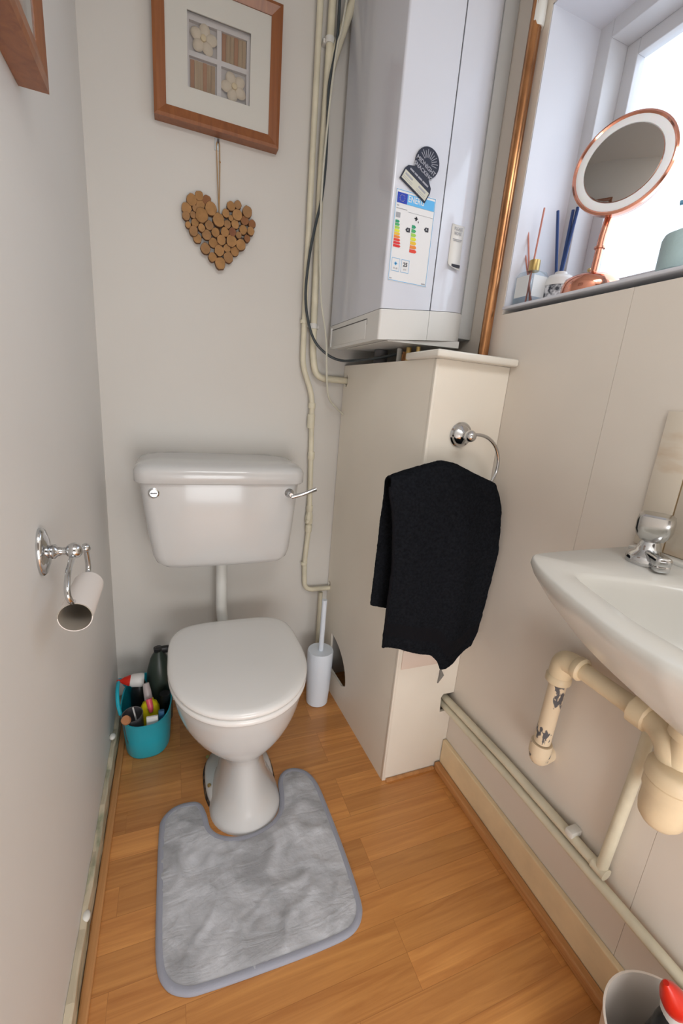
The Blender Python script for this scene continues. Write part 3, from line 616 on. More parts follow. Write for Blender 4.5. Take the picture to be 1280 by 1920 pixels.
b.transform(Matrix.Translation((TX, TY, ZR+0.003))@Matrix.Rotation(math.radians(-122), 4, 'Z')); obj('spout', b, m_chrome, tp)
b = BM(); rr = []
for z, r, e in ((0.040, 0.014, 2), (0.042, 0.019, 2.4), (0.050, 0.0245, 3.0), (0.060, 0.0275, 3.6), (0.076, 0.0275, 4), (0.084, 0.026, 4), (0.087, 0.022, 4), (0.088, 0.015, 3)):
    rr.append([Vector((TX+r*math.copysign(abs(math.cos(t))**(2/e), math.cos(t))*math.cos(0.5)-r*math.copysign(abs(math.sin(t))**(2/e), math.sin(t))*math.sin(0.5), TY+r*math.copysign(abs(math.cos(t))**(2/e), math.cos(t))*math.sin(0.5)+r*math.copysign(abs(math.sin(t))**(2/e), math.sin(t))*math.cos(0.5), ZR+z)) for t in [2*PI*k/32 for k in range(32)]])
loft(b, rr); obj('tap_head', b, mat('satin_chrome', (0.55, 0.545, 0.53), 0.2, 1.0), tp, angle=25)

# ================================================================ TOILET
to = thing('toilet', 'white toilet pan with closed lid on the laminate floor', 'toilet', (0.165, 1.2, 0))
CX = 0.170
R = [(0.0, .104, .917, 1.02, 1.20), (0.018, .097, .921, 1.02, 1.20), (0.045, .080, .934, 1.04, 1.19), (0.08, .069, .946, 1.06, 1.19), (0.12, .061, .957, 1.08, 1.19), (0.16, .058, .964, 1.09, 1.19), (0.185, .063, .965, 1.10, 1.20), (0.205, .083, .962, 1.10, 1.22), (0.218, .105, .954, 1.11, 1.25), (0.235, .130, .943, 1.12, 1.28), (0.26, .153, .929, 1.13, 1.31), (0.29, .170, .918, 1.13, 1.33), (0.32, .180, .910, 1.13, 1.35), (0.35, .186, .904, 1.13, 1.365), (0.365, .188, .901, 1.13, 1.375), (0.383, .188, .900, 1.13, 1.38)]
b = BM(); loft(b, [egg(CX+0.010*max(0, 1-z/0.25), hw, yf, c, yb, z) for z, hw, yf, c, yb in R])
obj('pan', b, m_cer, to, angle=60)
b = BM(); loft(b, [egg(CX+0.004, .104, .985, 1.12, 1.245, 0.005, ef=2.6), egg(CX+0.004, .104, .985, 1.12, 1.245, 0.016, ef=2.6), egg(CX+0.004, .098, .99, 1.12, 1.24, 0.022, ef=2.6), egg(CX+0.004, .070, 1.0, 1.12, 1.23, 0.035), egg(CX+0.006, .05, 1.02, 1.12, 1.20, 0.09)]); obj('floor_flange', b, m_cer, to, angle=50)
b = BM(); loft(b, [egg(CX+0.004, .110, .975, 1.12, 1.252, 0.0, ef=2.6), egg(CX+0.004, .107, .98, 1.12, 1.248, 0.006, ef=2.6)]); obj('seal', b, m_seal, to)
for x, y in ((0.083, 1.195), (0.080, 1.085)):
    b = BM(); lathe(b, [(0.006, 0), (0.005, 0.003)], (x, y, 0.027), (-0.4, -0.2, 0.8), 12); obj('screw', b, m_brass, to)
b = BM(); tube(b, bend([(CX, 1.20, 0.20), (CX, 1.38, 0.22), (CX, 1.53, 0.16)], 0.06), 0.052, 20); obj('outlet', b, m_cer, to)
b = BM(); loft(b, [egg(CX, .10, 1.28, 1.36, 1.435, z, eb=4) for z in (0.27, 0.30, 0.375, 0.383)]); obj('pan_shelf', b, m_cer, to)
def seat_ring(z, d=0.0): return egg(CX, .199-d, .895+d, 1.15, 1.372-d, z, 64, ef=2.12, eb=4.2)
b = BM(); loft(b, [seat_ring(0.384, 0.006), seat_ring(0.387, 0.001), seat_ring(0.392, -0.001), seat_ring(0.399, 0), seat_ring(0.403, 0.004)]); obj('seat', b, m_seat, to, angle=60)
b = BM(); loft(b, [seat_ring(0.4055, 0.006), seat_ring(0.408, 0.001), seat_ring(0.414, -0.002), seat_ring(0.420, 0.0), seat_ring(0.4245, 0.006), seat_ring(0.4275, 0.018), seat_ring(0.429, 0.04), seat_ring(0.4285, 0.09)]); obj('lid', b, m_seat, to, angle=60)
for s in (-1, 1):
    b = BM(); lathe(b, [(0.009, -0.022), (0.009, 0.022)], (CX+s*0.075, 1.376, 0.400), (1, 0, 0), 16); obj('hinge', b, m_seat, to)
# flush pipe
fp = thing('flush_pipe', 'white plastic flush pipe between the cistern and the toilet pan', 'pipe', (0.148, 1.46, 0.40))
b = BM(); tube(b, bend([(0.150, 1.465, 0.66), (0.150, 1.465, 0.42), (0.158, 1.455, 0.35), (0.166, 1.42, 0.33)], 0.04), 0.0195, 20); obj('pipe_run', b, m_plas, fp)
b = BM(); lathe(b, [(0.030, 0), (0.030, 0.02), (0.022, 0.02)], (0.150, 1.465, 0.612), seg=16); obj('collar_nut', b, m_plas, fp)
# cistern
ci = thing('cistern', 'white ceramic cistern on the back wall above the toilet', 'cistern', (0.145, 1.44, 0.63))
def cring(x0, x1, yf, z, r=0.028, yb=YB-0.001, bow=0.010):
    out = []
    for a, c in rrect(x0, x1, yf, yb, r, 6):
        if c < yf+0.08:
            u = (a-(x0+x1)/2)/((x1-x0)/2); c -= bow*(1-u*u)*(1-(c-yf)/0.08)
        out.append(Vector((a, c, z)))
    return out
# denser front: subdivide long edges
def dens(ring):
    out = []
    for i in range(len(ring)):
        a, c = ring[i], ring[(i+1) % len(ring)]; n = max(1, int((a-c).length/0.03))
        for k in range(n): out.append(a.lerp(c, k/n))
    return out
def cis(x0, x1, yf, z, r, bow):
    base = [Vector((a, c, z)) for a, c in rrect(x0, x1, yf, YB-0.001, r, 6)]
    out = []
    for i in range(len(base)):
        a, c = base[i], base[(i+1) % len(base)]; n = 12 if (a-c).length > 0.2 else (4 if (a-c).length > 0.06 else 1)
        for k in range(n):
            p = a.lerp(c, k/n)
            if p.y < yf+r+1e-6:
                u = (p.x-(x0+x1)/2)/((x1-x0)/2); p.y -= bow*(1-u*u)*(1 if p.y < yf+r*0.5 else 0.5)
            out.append(p)
    return out
C_ = [(0.632, 0.01, 0.29, 1.375, .03, 0), (0.634, -0.015, 0.318, 1.362, .03, .004), (0.641, -0.040, 0.343, 1.350, .035, .006), (0.655, -0.058, 0.358, 1.343, .035, .008), (0.680, -0.068, 0.366, 1.339, .035, .010), (0.75, -0.079, 0.373, 1.336, .035, .011), (0.85, -0.091, 0.381, 1.332, .035, .012), (0.920, -0.098, 0.386, 1.330, .035, .012)]
b = BM(); rings_ = [cis(x0, x1, yf, z, r, bw) for z, x0, x1, yf, r, bw in C_]
loft(b, rings_); obj('tank', b, m_cer, ci, angle=60)
Lz = [(0.916, -0.108, 0.396, 1.320, .04, .012), (0.921, -0.112, 0.400, 1.316, .04, .013), (0.950, -0.112, 0.400, 1.316, .04, .013), (0.962, -0.108, 0.396, 1.320, .04, .013), (0.971, -0.099, 0.387, 1.330, .04, .012), (0.977, -0.080, 0.368, 1.352, .04, .010), (0.980, -0.04, 0.33, 1.40, .03, .006)]
b = BM(); loft(b, [cis(x0, x1, yf, z, r, bw) for z, x0, x1, yf, r, bw in Lz]); obj('cistern_lid', b, m_cer, ci, angle=60)
b = BM(); lathe(b, [(0.016, 0), (0.0155, 0.004), (0.011, 0.006), (0.011, 0.0075)], (-0.058, 1.3295, 0.888), (0, -1, 0), 24); pl = obj('overflow_plug', b, m_chrome, ci)
b = BM(); bx(b, -0.067, -0.049, 1.3205, 1.3222, 0.8865, 0.8895); obj('slot', b, m_grey, pl)
b = BM(); lathe(b, [(0.015, 0), (0.015, 0.005), (0.009, 0.012), (0.009, 0.03), (0.006, 0.033)], (0.348, 1.331, 0.887), (0, -1, 0), 20)
lv = obj('flush_lever', b, m_chrome, ci)
b = BM(); tube(b, [(0.350, 1.299, 0.880), (0.385, 1.292, 0.891), (0.428, 1.292, 0.907)], [0.007, 0.006, 0.0072], 12); obj('lever_arm', b, m_chrome, lv)

# ================================================================ TOILET BRUSH
br = thing('toilet_brush', 'pale blue-white toilet brush in its pot beside the pan', 'toilet brush', (0.525, 1.385, 0))
b = BM(); lathe(b, [(0.040, 0.001), (0.043, 0.004), (0.049, 0.12), (0.0515, 0.232), (0.049, 0.238), (0.010, 0.238)], (0.523, 1.388, 0), seg=40); obj('brush_pot', b, m_brush, br)
b = BM(); tube(b, [(0.523, 1.385, 0.22), (0.523, 1.385, 0.455)], 0.0098, 16); obj('handle', b, m_brush, br)

# ================================================================ MAT
mo = thing('pedestal_mat', 'grey velvet pedestal mat curved around the foot of the toilet', 'bath mat', (0.17, 0.8, 0))
mp_ = [(-0.057, 0.985), (-0.050, 1.030), (-0.020, 1.056), (0.020, 1.060), (0.050, 1.048), (0.064, 1.010), (0.072, 0.965), (0.098, 0.934), (0.140, 0.916), (0.187, 0.913), (0.238, 0.928), (0.270, 0.958), (0.284, 1.005), (0.291, 1.055), (0.312, 1.085), (0.345, 1.090), (0.382, 1.068), (0.403, 1.02), (0.409, 0.93), (0.411, 0.80), (0.408, 0.69), (0.398, 0.642), (0.365, 0.615), (0.30, 0.609), (0.18, 0.611), (0.05, 0.617), (0.0, 0.624), (-0.038, 0.650), (-0.055, 0.70), (-0.058, 0.82)]
ol = smooth([Vector((x, y, 0)) for x, y in mp_], 5, closed=True)
def inside(x, y, P):
    c = False; j = len(P)-1
    for i in range(len(P)):
        if (P[i].y > y) != (P[j].y > y) and x < (P[j].x-P[i].x)*(y-P[i].y)/(P[j].y-P[i].y)+P[i].x: c = not c
        j = i
    return c
b = BM()
flat = [bpy and Vector((p.x, p.y, 0)) for p in ol]
pts2 = [(p.x, p.y) for p in ol]
# triangulated with interior grid points through a constrained Delaunay fill
from mathutils.geometry import delaunay_2d_cdt
def dist_edge(x, y): return min((Vector((x, y, 0))-p).length for p in ol)
grid = [(x*0.009-0.06+0.002*random.random(), y*0.009+0.60+0.002*random.random()) for x in range(54) for y in range(56)]
grid = [g for g in grid if inside(g[0], g[1], ol) and dist_edge(*g) > 0.006]
cv = [Vector(p) for p in pts2]+[Vector(g) for g in grid]
ce = [(i, (i+1) % len(pts2)) for i in range(len(pts2))]
V_, E_, F_, *_r = delaunay_2d_cdt(cv, ce, [], 1, 1e-6)
from mathutils import noise as NZ
def mh(x, y):
    d = dist_edge(x, y); k = min(1, max(0, d-0.006)/0.035)
    h = 0.0070+0.0030*min(1, max(0, d-0.007)/0.010)
    wv = NZ.noise(Vector((x*11+y*5, y*5-x*3, 0.3)))*0.0045+NZ.noise(Vector((x*26+y*9, y*16-x*10, 2)))*0.0012
    rd = abs(NZ.noise(Vector((x*9-y*6, y*6+x*5, 7)))); wv += 0.0055*max(0, 1-rd*9)
    rd = abs(NZ.noise(Vector((x*14-y*9, y*10+x*7, 17)))); wv += 0.0025*max(0, 1-rd*10)
    return max(0.006, h+k*wv)
vs = [b.verts.new((v.x, v.y, mh(v.x, v.y))) for v in V_]
for f in F_:
    try: b.faces.new([vs[i] for i in f])
    except ValueError: pass
lo = [b.verts.new((p.x, p.y, 0.001)) for p in ol]
nn = len(ol)
for i in range(nn):
    j = (i+1) % nn
    try: b.faces.new((vs[i], vs[j], lo[j], lo[i]))
    except ValueError: pass
obj('pile', b, m_mat, mo, angle=80)
b = BM()
rg = []
for i in range(nn):
    d = (ol[(i+1) % nn]-ol[i-1]).normalized(); s = Vector((d.y, -d.x, 0)); c = ol[i]
    if not inside(*(c-s*0.002).to_2d(), ol): s = -s
    rg.append([c+s*0.002+Vector((0, 0, 0.001)), c+s*0.003+Vector((0, 0, 0.005)), c+s*0.0005+Vector((0, 0, 0.0090)), c-s*0.006+Vector((0, 0, 0.0108)), c-s*0.0115+Vector((0, 0, 0.0100)), c-s*0.0115+Vector((0, 0, 0.001))])
loft(b, rg, loop=True); obj('binding', b, m_bind, mo, angle=50)

# ================================================================ TOWEL + RING
tr = thing('towel_ring', 'chrome towel ring with round rose fixed to the front of the boxing', 'towel ring', (0.716, YF, 1.13))
b = BM(); lathe(b, [(0.033, 0), (0.034, 0.004), (0.031, 0.008), (0.026, 0.009), (0.023, 0.013), (0.014, 0.017), (0.009, 0.022), (0.008, 0.040), (0.006, 0.05)], (0.716, YF-0.0003, 1.131), (0, -1, 0), 32); obj('rose', b, m_chrome, tr)
b = BM(); ball(b, (0.702, YF-0.062, 1.133), 0.0155); obj('knob', b, m_chrome, tr)
RC = Vector((0.722, 0.905, 1.055)); b = BM()
tube(b, [RC+Vector((0.083*math.cos(t), -0.004*math.sin(t), 0.083*math.sin(t))) for t in [math.radians(100-280*k/40) for k in range(41)]], 0.0045, 10); obj('ring', b, m_chrome, tr)
tw = thing('hand_towel', 'black terry hand towel draped over the chrome towel ring', 'towel', (0.66, 0.89, 0.5))
def lerp_tab(t, tab):
    for (a, v), (c, w_) in zip(tab, tab[1:]):
        if t <= c: return v+(w_-v)*(t-a)/(c-a)
    return tab[-1][1]
NU, NV = 70, 96; rows = []
for j in range(NV+1):
    v = j/NV; row = []
    for i in range(NU+1):
        u = i/NU
        if v < 0.53:      # front layer, bottom to top
            s = v/0.53
            xl = lerp_tab(s, [(0, .506), (.5, .509), (.75, .497), (.93, .478), (1, .480)])
            xr = lerp_tab(s, [(0, .800), (.1, .815), (.6, .829), (.85, .812), (1, .79)])
            zbot = lerp_tab(u, [(0, .571), (.50, .532), (.56, .515), (.60, .488), (.75, .493), (1, .530)])
            ztop = lerp_tab(u, [(0, 1.022), (.12, 1.034), (.30, 1.052), (.45, 1.064), (.58, 1.058), (.85, 1.026), (1, 1.010)])
            z = zbot+(ztop-zbot)*s; x = xl+(xr-xl)*u
            y = 0.872+0.008*math.sin(u*7+1.0)*(1-0.6*s)+0.004*math.sin(u*15+s*3)-0.012*math.exp(-((u-0.62)/0.10)**2)*(1-s)
            y += 0.016*max(0, s-0.85)/0.15*max(0, s-0.85)/0.15+0.0015*NZ.noise(Vector((x*40, z*40, 3)))
        else:
            s = (v-0.53)/0.47
            k = min(1, s/0.10)
            xl = lerp_tab(s, [(0, .480), (.1, .492), (.5, .489), (1, .484)]); xr = lerp_tab(s, [(0, .79), (.2, .80), (1, .78)])
            ztop = lerp_tab(u, [(0, 1.022), (.12, 1.034), (.30, 1.052), (.45, 1.064), (.58, 1.058), (.85, 1.026), (1, 1.010)])
            zbot = lerp_tab(u, [(0, .668), (.2, .650), (1, .60)])
            z = ztop+(zbot-ztop)*s; x = xl+(xr-xl)*u
            y = 0.888+0.045*math.sin(k*PI/2)+0.003*math.sin(u*11+s*4)
            if k < 1: z = ztop+0.003*math.sin(k*PI)-0.025*(1-math.cos(k*PI/2))-0.0*s
        x += 0.0016*NZ.noise(Vector((z*60, u*3, v)))
        row.append(Vector((x, y, z+0.0012*NZ.noise(Vector((x*90, 5, 1))))))
    rows.append(row)
b = BM(); loft(b, rows, closed=False, cap=False); o = obj('terry_cloth', b, [m_towel, m_towelb], tw, angle=180)
for p in o.data.polygons:
    zc = p.center; row = p.index//NU
    if 4 <= row <= 7: p.material_index = 1
md = o.modifiers.new('s', 'SOLIDIFY'); md.thickness = 0.007; md.offset = 1
tx = bpy.data.textures.new('terry', 'CLOUDS'); tx.noise_scale = 0.004
md = o.modifiers.new('ss', 'SUBSURF'); md.levels = md.render_levels = 1
md = o.modifiers.new('d', 'DISPLACE'); md.texture = tx; md.strength = 0.0022; md.texture_coords = 'LOCAL'
b = BM(); tube(b, [r[0]+Vector((0, -0.002, 0)) for r in rows[:50]], 0.0042, 8); obj('hem', b, m_towelb, tw)

# ================================================================ PICTURES, HEART
def picture(loc, size, depth, fwid, opening, label, ax, full=True):
    """square box frame; ax maps (a across, c up, d out of wall) to world"""
    t = thing('picture_frame', label, 'picture', loc, 'brown box frames on the walls')
    h = size/2
    for k in range(4):
        b = BM()
        P = [(-h, -h, 0), (h, -h, 0), (h-fwid, -h+fwid, 0), (-h+fwid, -h+fwid, 0)]
        prof = []
        for (a0, c0), (a1, c1) in (((-h, -h), (h, -h)),):
            def ringat(s):
                return [(s*h, -h, 0), (s*h, -h, depth), (s*(h-fwid*0.25), -h+fwid*0.25, depth+0.002), (s*(h-fwid), -h+fwid, depth-0.004), (s*(h-fwid), -h+fwid, 0.0)]
        co, si = round(math.cos(k*PI/2)), round(math.sin(k*PI/2))
        rg = [[ax(a*co-c*si, a*si+c*co, d) for a, c, d in ringat(s)] for s in (-1, 1)]
        loft(b, rg); obj('frame_rail', b, m_frameW, t, smooth_=False)
    o2 = opening/2; g = h-fwid
    b = BM()
    for a0, a1, c0, c1 in ((-g, g, o2, g), (-g, g, -g, -o2), (-g, -o2, -o2, o2), (o2, g, -o2, o2)):
        loft(b, [[ax(a, c, d) for a, c in ((a0, c0), (a1, c0), (a1, c1), (a0, c1))] for d in (depth-0.010, depth-0.007)])
    obj('mount', b, m_mount, t, smooth_=False)
    b = BM(); loft(b, [[ax(a, c, d) for a, c in ((-g, -g), (g, -g), (g, g), (-g, g))] for d in (0.002, 0.005)]); obj('backboard', b, m_mountw, t, smooth_=False)
    if full:
        b = BM(); e = 0.006
        for ii, (a0, a1, c0, c1) in enumerate(((-e, e, -o2, o2), (-o2, -e, -e, e), (e, o2, -e, e), (-o2, o2, o2-0.012, o2+.004), (-o2, o2, -o2-.004, -o2+0.004), (-o2-.004, -o2+0.005, -o2, o2), (o2-0.009, o2+.004, -o2, o2))):
            loft(b, [[ax(a, c, d) for a, c in ((a0, c0), (a1, c0), (a1, c1), (a0, c1))] for d in (0.005, 0.014+0.0003*ii)])
        obj('window_cross', b, mat('cross_white', (0.62, 0.57, 0.52), 0.7), t, smooth_=False)
        q = o2/2
        for sa, sc_ in ((1, 1), (-1, -1)):
            for i in range(6):
                b = BM(); a0 = sa*q-q+0.008+i*(2*q-0.018)/6
                loft(b, [[ax(a, c, d) for a, c in ((a0, sc_*q-q+0.006), (a0+0.0105, sc_*q-q+0.006), (a0+0.0105, sc_*q+q-0.010), (a0, sc_*q+q-0.010))] for d in (0.005, 0.0085+0.001*(i % 2))])
                obj('wood_strip', b, m_woodslat if i % 3 else mat('red_brown_strip', (0.36, 0.18, 0.09), 0.7), t, smooth_=False)
        for sa, sc_, off in ((-1, 1, 0.2), (1, -1, 0.75)):
            for i in range(5):
                an = off+2*PI*i/5; b = BM(); ca, cc = sa*(q-0.001)+0.020*math.cos(an), sc_*q+0.020*math.sin(an)-0.002
                rgs = []
                for rr_, d in ((1.0, 0.012), (0.8, 0.016), (0.3, 0.018)):
                    rgs.append([ax(ca+rr_*(0.017*math.cos(t_)*math.cos(an)-0.0145*math.sin(t_)*math.sin(an)), cc+rr_*(0.017*math.cos(t_)*math.sin(an)+0.0145*math.sin(t_)*math.cos(an)), d) for t_ in [2*PI*k/16 for k in range(16)]])
                loft(b, rgs); obj('petal', b, m_petal, t)
            b = BM(); rgs = [[ax(sa*q+r_*math.cos(t_), sc_*q-0.002+r_*math.sin(t_), d) for t_ in [2*PI*k/16 for k in range(16)]] for r_, d in ((0.008, 0.016), (0.0075, 0.020), (0.003, 0.023))]
            loft(b, rgs); obj('flower_centre', b, mat('flower_cream', (0.66, 0.53, 0.32), 0.7), t)
    b = BM(); loft(b, [[ax(a, c, d) for a, c in ((-g, -g), (g, -g), (g, g), (-g, g))] for d in (depth-0.0055, depth-0.0045)]); obj('glass', b, m_pane, t, smooth_=False)
    return t
PC = (0.1385, YB, 2.0755)
picture(PC, 0.342, 0.034, 0.031, 0.168, 'brown wooden box frame with cream mount and two cream flowers', lambda a, c, d: Vector((PC[0]+a, YB-0.0005-d, PC[2]+c)))
PL = (XL, 0.760, 1.785)
picture(PL, 0.335, 0.040, 0.040, 0.16, 'brown wooden picture frame on the left wall, cut by the photo corner', lambda a, c, d: Vector((XL+0.0005+d, PL[1]+a, PL[2]+c)))

hk = thing('wall_hook', 'small clear and white stick-on hook under the flower picture', 'hook', (0.135, YB, 1.89))
b = BM(); bx(b, 0.128, 0.142, YB-0.003, YB-0.0003, 1.872, 1.903, 0.001); obj('hook_plate', b, mat('hook_clear', (0.62, 0.68, 0.70), 0.2), hk)
b = BM(); tube(b, bend([(0.137, YB-0.003, 1.893), (0.137, YB-0.013, 1.888), (0.137, YB-0.016, 1.896)], 0.004), 0.0028, 8); obj('hook_peg', b, m_grey, hk)
HEART = [(0.0622, 1.7259, 0.0136), (0.0837, 1.7404, 0.0113), (0.1055, 1.7342, 0.0113), (0.048, 1.7012, 0.0136), (0.0869, 1.7193, 0.0124), (0.0723, 1.7053, 0.0079), (0.1165, 1.7136, 0.0158), (0.0467, 1.6811, 0.0102), (0.0661, 1.6871, 0.0079), (0.09, 1.69, 0.0169), (0.0518, 1.6591, 0.0079), (0.0714, 1.6681, 0.0102), (0.1389, 1.6878, 0.0163), (0.1121, 1.6701, 0.0118), (0.0895, 1.6575, 0.0095), (0.0668, 1.6449, 0.0118), (0.0776, 1.6286, 0.0113), (0.1043, 1.6429, 0.0124), (0.13, 1.6541, 0.0113), (0.1572, 1.6594, 0.0113), (0.1234, 1.6258, 0.0124), (0.1009, 1.605, 0.0136), (0.1472, 1.6356, 0.0124), (0.1771, 1.6391, 0.0147), (0.1416, 1.6072, 0.0136), (0.1646, 1.6177, 0.0102), (0.1212, 1.5844, 0.0113), (0.1684, 1.5928, 0.0136), (0.1442, 1.5714, 0.0147), (0.188, 1.6135, 0.0124), (0.2053, 1.6338, 0.0136), (0.1802, 1.6639, 0.0102), (0.1989, 1.6601, 0.0086), (0.2249, 1.6556, 0.009), (0.2351, 1.6777, 0.0102), (0.2126, 1.6775, 0.0113), (0.188, 1.6873, 0.0108), (0.165, 1.6827, 0.0102), (0.2393, 1.6986, 0.0102), (0.2168, 1.7035, 0.0113), (0.2233, 1.7277, 0.0136), (0.1933, 1.7132, 0.0136), (0.1751, 1.7013, 0.0068), (0.1601, 1.7115, 0.0102), (0.1747, 1.7329, 0.0113), (0.1951, 1.7403, 0.0102)]
ht = thing('heart_decoration', 'hanging heart made of round wood slices on a string', 'heart decoration', (0.14, YB, 1.56))
mats_h = [mat('wood_slice_%d' % i, c, 0.75, bump=0.3, bscale=90, var=0.12, vscale=60) for i, c in enumerate(((0.34, 0.175, 0.062), (0.38, 0.20, 0.075), (0.26, 0.11, 0.042), (0.32, 0.17, 0.07), (0.22, 0.085, 0.04)))]
m_bark = mat('bark', (0.17, 0.085, 0.04), 0.9, bump=0.6, bscale=120)
for i, (x, z, r) in enumerate(HEART):
    b = BM(); dp = 0.016+0.006*random.random()+(0.004 if r > 0.0155 else 0); seg = 14; rr_ = [r*1.09*(1+0.07*random.uniform(-1, 1)) for _ in range(seg)]
    ex = 1.10
    mk = lambda s, y: [Vector((x+rr_[k]*s*math.cos(2*PI*k/seg), y, z+ex*rr_[k]*s*math.sin(2*PI*k/seg))) for k in range(seg)]
    loft(b, [mk(0.9, YB-0.004), mk(1, YB-0.006), mk(1, YB-dp+0.001), mk(0.95, YB-dp)])
    ms = mats_h[random.choice((0, 1, 0, 3, 1, 2, 4) if r < 0.013 else (0, 1, 3))]
    o = obj('wood_slice', b, [m_bark, ms], ht, angle=50)
    for p in o.data.polygons:
        if p.normal.y < -0.8: p.material_index = 1
b = BM(); bx(b, 0.139, 0.145, YB-0.004, YB-0.001, 1.60, 1.70)
for k in range(len(HEART)-1): tube(b, [(HEART[k][0], YB-0.0035, HEART[k][1]), (HEART[k+1][0], YB-0.0035, HEART[k+1][1])], 0.0016, 6)
obj('backing_wire', b, m_bark, ht)
b = BM(); tube(b, [(0.1325, YB-0.009, 1.885), (0.136, YB-0.009, 1.80), (0.141, YB-0.012, 1.705)], 0.0014, 7); tube(b, [(0.1415, YB-0.009, 1.885), (0.1425, YB-0.009, 1.83), (0.141, YB-0.012, 1.705)], 0.0016, 7); tube(b, smooth([(0.1325, YB-0.009, 1.885), (0.137, YB-0.014, 1.893), (0.1415, YB-0.009, 1.885)], 5), 0.0015, 7)
ball(b, (0.1425, YB-0.009, 1.842), 0.003, 8); obj('string', b, m_string, ht)

# ================================================================ TOILET ROLL HOLDER
th_ = thing('toilet_roll_holder', 'chrome toilet roll holder with ball ends on the left wall', 'toilet roll holder', (XL, 0.79, 0.91))
b = BM()
def oval(s, x, fx=0.026, fz=0.041): return [Vector((x, 0.792+fx*s*math.cos(2*PI*k/36), 0.914+fz*s*math.sin(2*PI*k/36))) for k in range(36)]
loft(b, [oval(1, XL+0.0003), oval(1.02, XL+0.004), oval(0.93, XL+0.008), oval(0.80, XL+0.009), oval(0.55, XL+0.013), oval(0.25, XL+0.014)]); obj('rose', b, m_chrome, th_, angle=50)
b = BM(); lathe(b, [(0.008, 0.012), (0.012, 0.017), (0.0125, 0.021), (0.008, 0.025), (0.0062, 0.032), (0.007, 0.040)], (XL, 0.791, 0.914), (1, 0, 0), 24); obj('post', b, m_chrome, th_)
b = BM(); ball(b, (-0.161, 0.789, 0.915), 0.0135); obj('knob', b, m_chrome, th_)
b = BM(); arm = [(-0.161, 0.785, 0.910), (-0.161, 0.757, 0.905), (-0.159, 0.722, 0.896), (-0.157, 0.702, 0.878), (-0.154, 0.706, 0.861), (-0.153, 0.73, 0.850), (-0.152, 0.77, 0.849), (-0.152, 0.815, 0.849), (-0.152, 0.840, 0.853), (-0.152, 0.845, 0.870), (-0.152, 0.835, 0.899)]
tube(b, smooth(arm, 5), 0.0046, 12); obj('holder_arm', b, m_chrome, th_)
b = BM(); ball(b, (-0.152, 0.834, 0.903), 0.0085); obj('end_ball', b, m_chrome, th_)
tt = thing('cardboard_tube', 'empty pale toilet roll tube hanging on the chrome holder', 'toilet roll tube', (-0.151, 0.76, 0.815))
b = BM()
def tring(r, y, z): return [Vector((-0.151+r*math.cos(2*PI*k/40), y, z+r*math.sin(2*PI*k/40))) for k in range(40)]
loft(b, [tring(0.0245, 0.708, 0.832), tring(0.0245, 0.828, 0.834), tring(0.0232, 0.828, 0.834), tring(0.0232, 0.708, 0.832)], loop=True)
o = obj('tube_wall', b, [m_cardb, m_cardin], tt, angle=60)
for p in o.data.polygons:
    c = p.center-Vector((-0.151, p.center.y, 0.833)); c.y = 0
    if c.length < 0.0238: p.material_index = 1

# ================================================================ SILL THINGS
mr_ = thing('vanity_mirror', 'round rose copper vanity mirror with white light ring on the window sill', 'mirror', (0.925, 0.845, SILL))
nv = Vector((-.894, -.445, .061)).normalized(); MC = Vector((0.900, 0.799, 1.728))
MU, MV = frame_of(nv)
def mdisc(prof, mm, nm, seg=56):
    b = BM(); loft(b, [[MC+nv*d+(MU*math.cos(2*PI*k/seg)+MV*math.sin(2*PI*k/seg))*max(r, 1e-4) for k in range(seg)] for r, d in prof]); return obj(nm, b, mm, mr_, angle=40)
mdisc([(0.055, -0.048), (0.078, -0.044), (0.090, -0.032), (0.0955, -0.012), (0.0965, 0.0), (0.0925, 0.002), (0.089, -0.001)], m_rose, 'copper_shell')
mdisc([(0.0895, -0.006), (0.0895, -0.001), (0.085, 0.0008), (0.074, 0.0008), (0.072, -0.002)], m_ring, 'light_ring')
mdisc([(0.072, -0.002), (0.072, 0.0016), (0.0705, 0.0020)], m_mirror, 'mirror_glass')
b = BM(); tube(b, [(0.912, 0.826, SILL+0.02), (0.916, 0.825, 1.60), (0.922, 0.822, 1.655)], [0.0085, 0.0078, 0.0078], 18); lathe(b, [(0.008, -0.003), (0.0115, -0.002), (0.0115, 0.002), (0.008, 0.003)], (0.9155, 0.8255, 1.578), seg=20); obj('stem', b, m_rose, mr_)
b = BM(); lathe(b, [(0.060, 0.0), (0.062, 0.003), (0.061, 0.022), (0.056, 0.034), (0.040, 0.043), (0.014, 0.047), (0.010, 0.052)], (0.912, 0.826, SILL), seg=48); obj('mirror_base', b, m_rose, mr_)
# clear diffuser
df = thing('reed_diffuser', 'clear glass reed diffuser with pink reeds at the far end of the sill', 'reed diffuser', (0.893, 0.998, SILL), 'reed diffusers on the window sill')
DX, DY = 0.890, 0.995
def rr4(h, z, r=0.008): return [Vector((DX+a, DY+c, z)) for a, c in rrect(-h, h, -h, h, r, 4)]
b = BM(); loft(b, [rr4(0.029, SILL+0.001), rr4(0.030, SILL+0.006), rr4(0.030, SILL+0.072), rr4(0.026, SILL+0.082), rr4(0.012, SILL+0.086, 0.006), rr4(0.010, SILL+0.090, 0.006)]); obj('glass_bottle', b, m_bottle, df)
b = BM(); bx(b, DX-0.0305, DX-0.0300, DY-0.022, DY+0.022, SILL+0.02, SILL+0.07); bx(b, DX-0.022, DX+0.022, DY-0.0305, DY-0.0300, SILL+0.02, SILL+0.07); obj('bottle_label', b, mat('soft_white_label', (0.70, 0.72, 0.72), 0.5), df)
b = BM(); lathe(b, [(0.013, 0.086), (0.0135, 0.088), (0.0135, 0.112), (0.010, 0.113)], (DX, DY, SILL), seg=24); obj('brass_collar', b, m_brass, df)
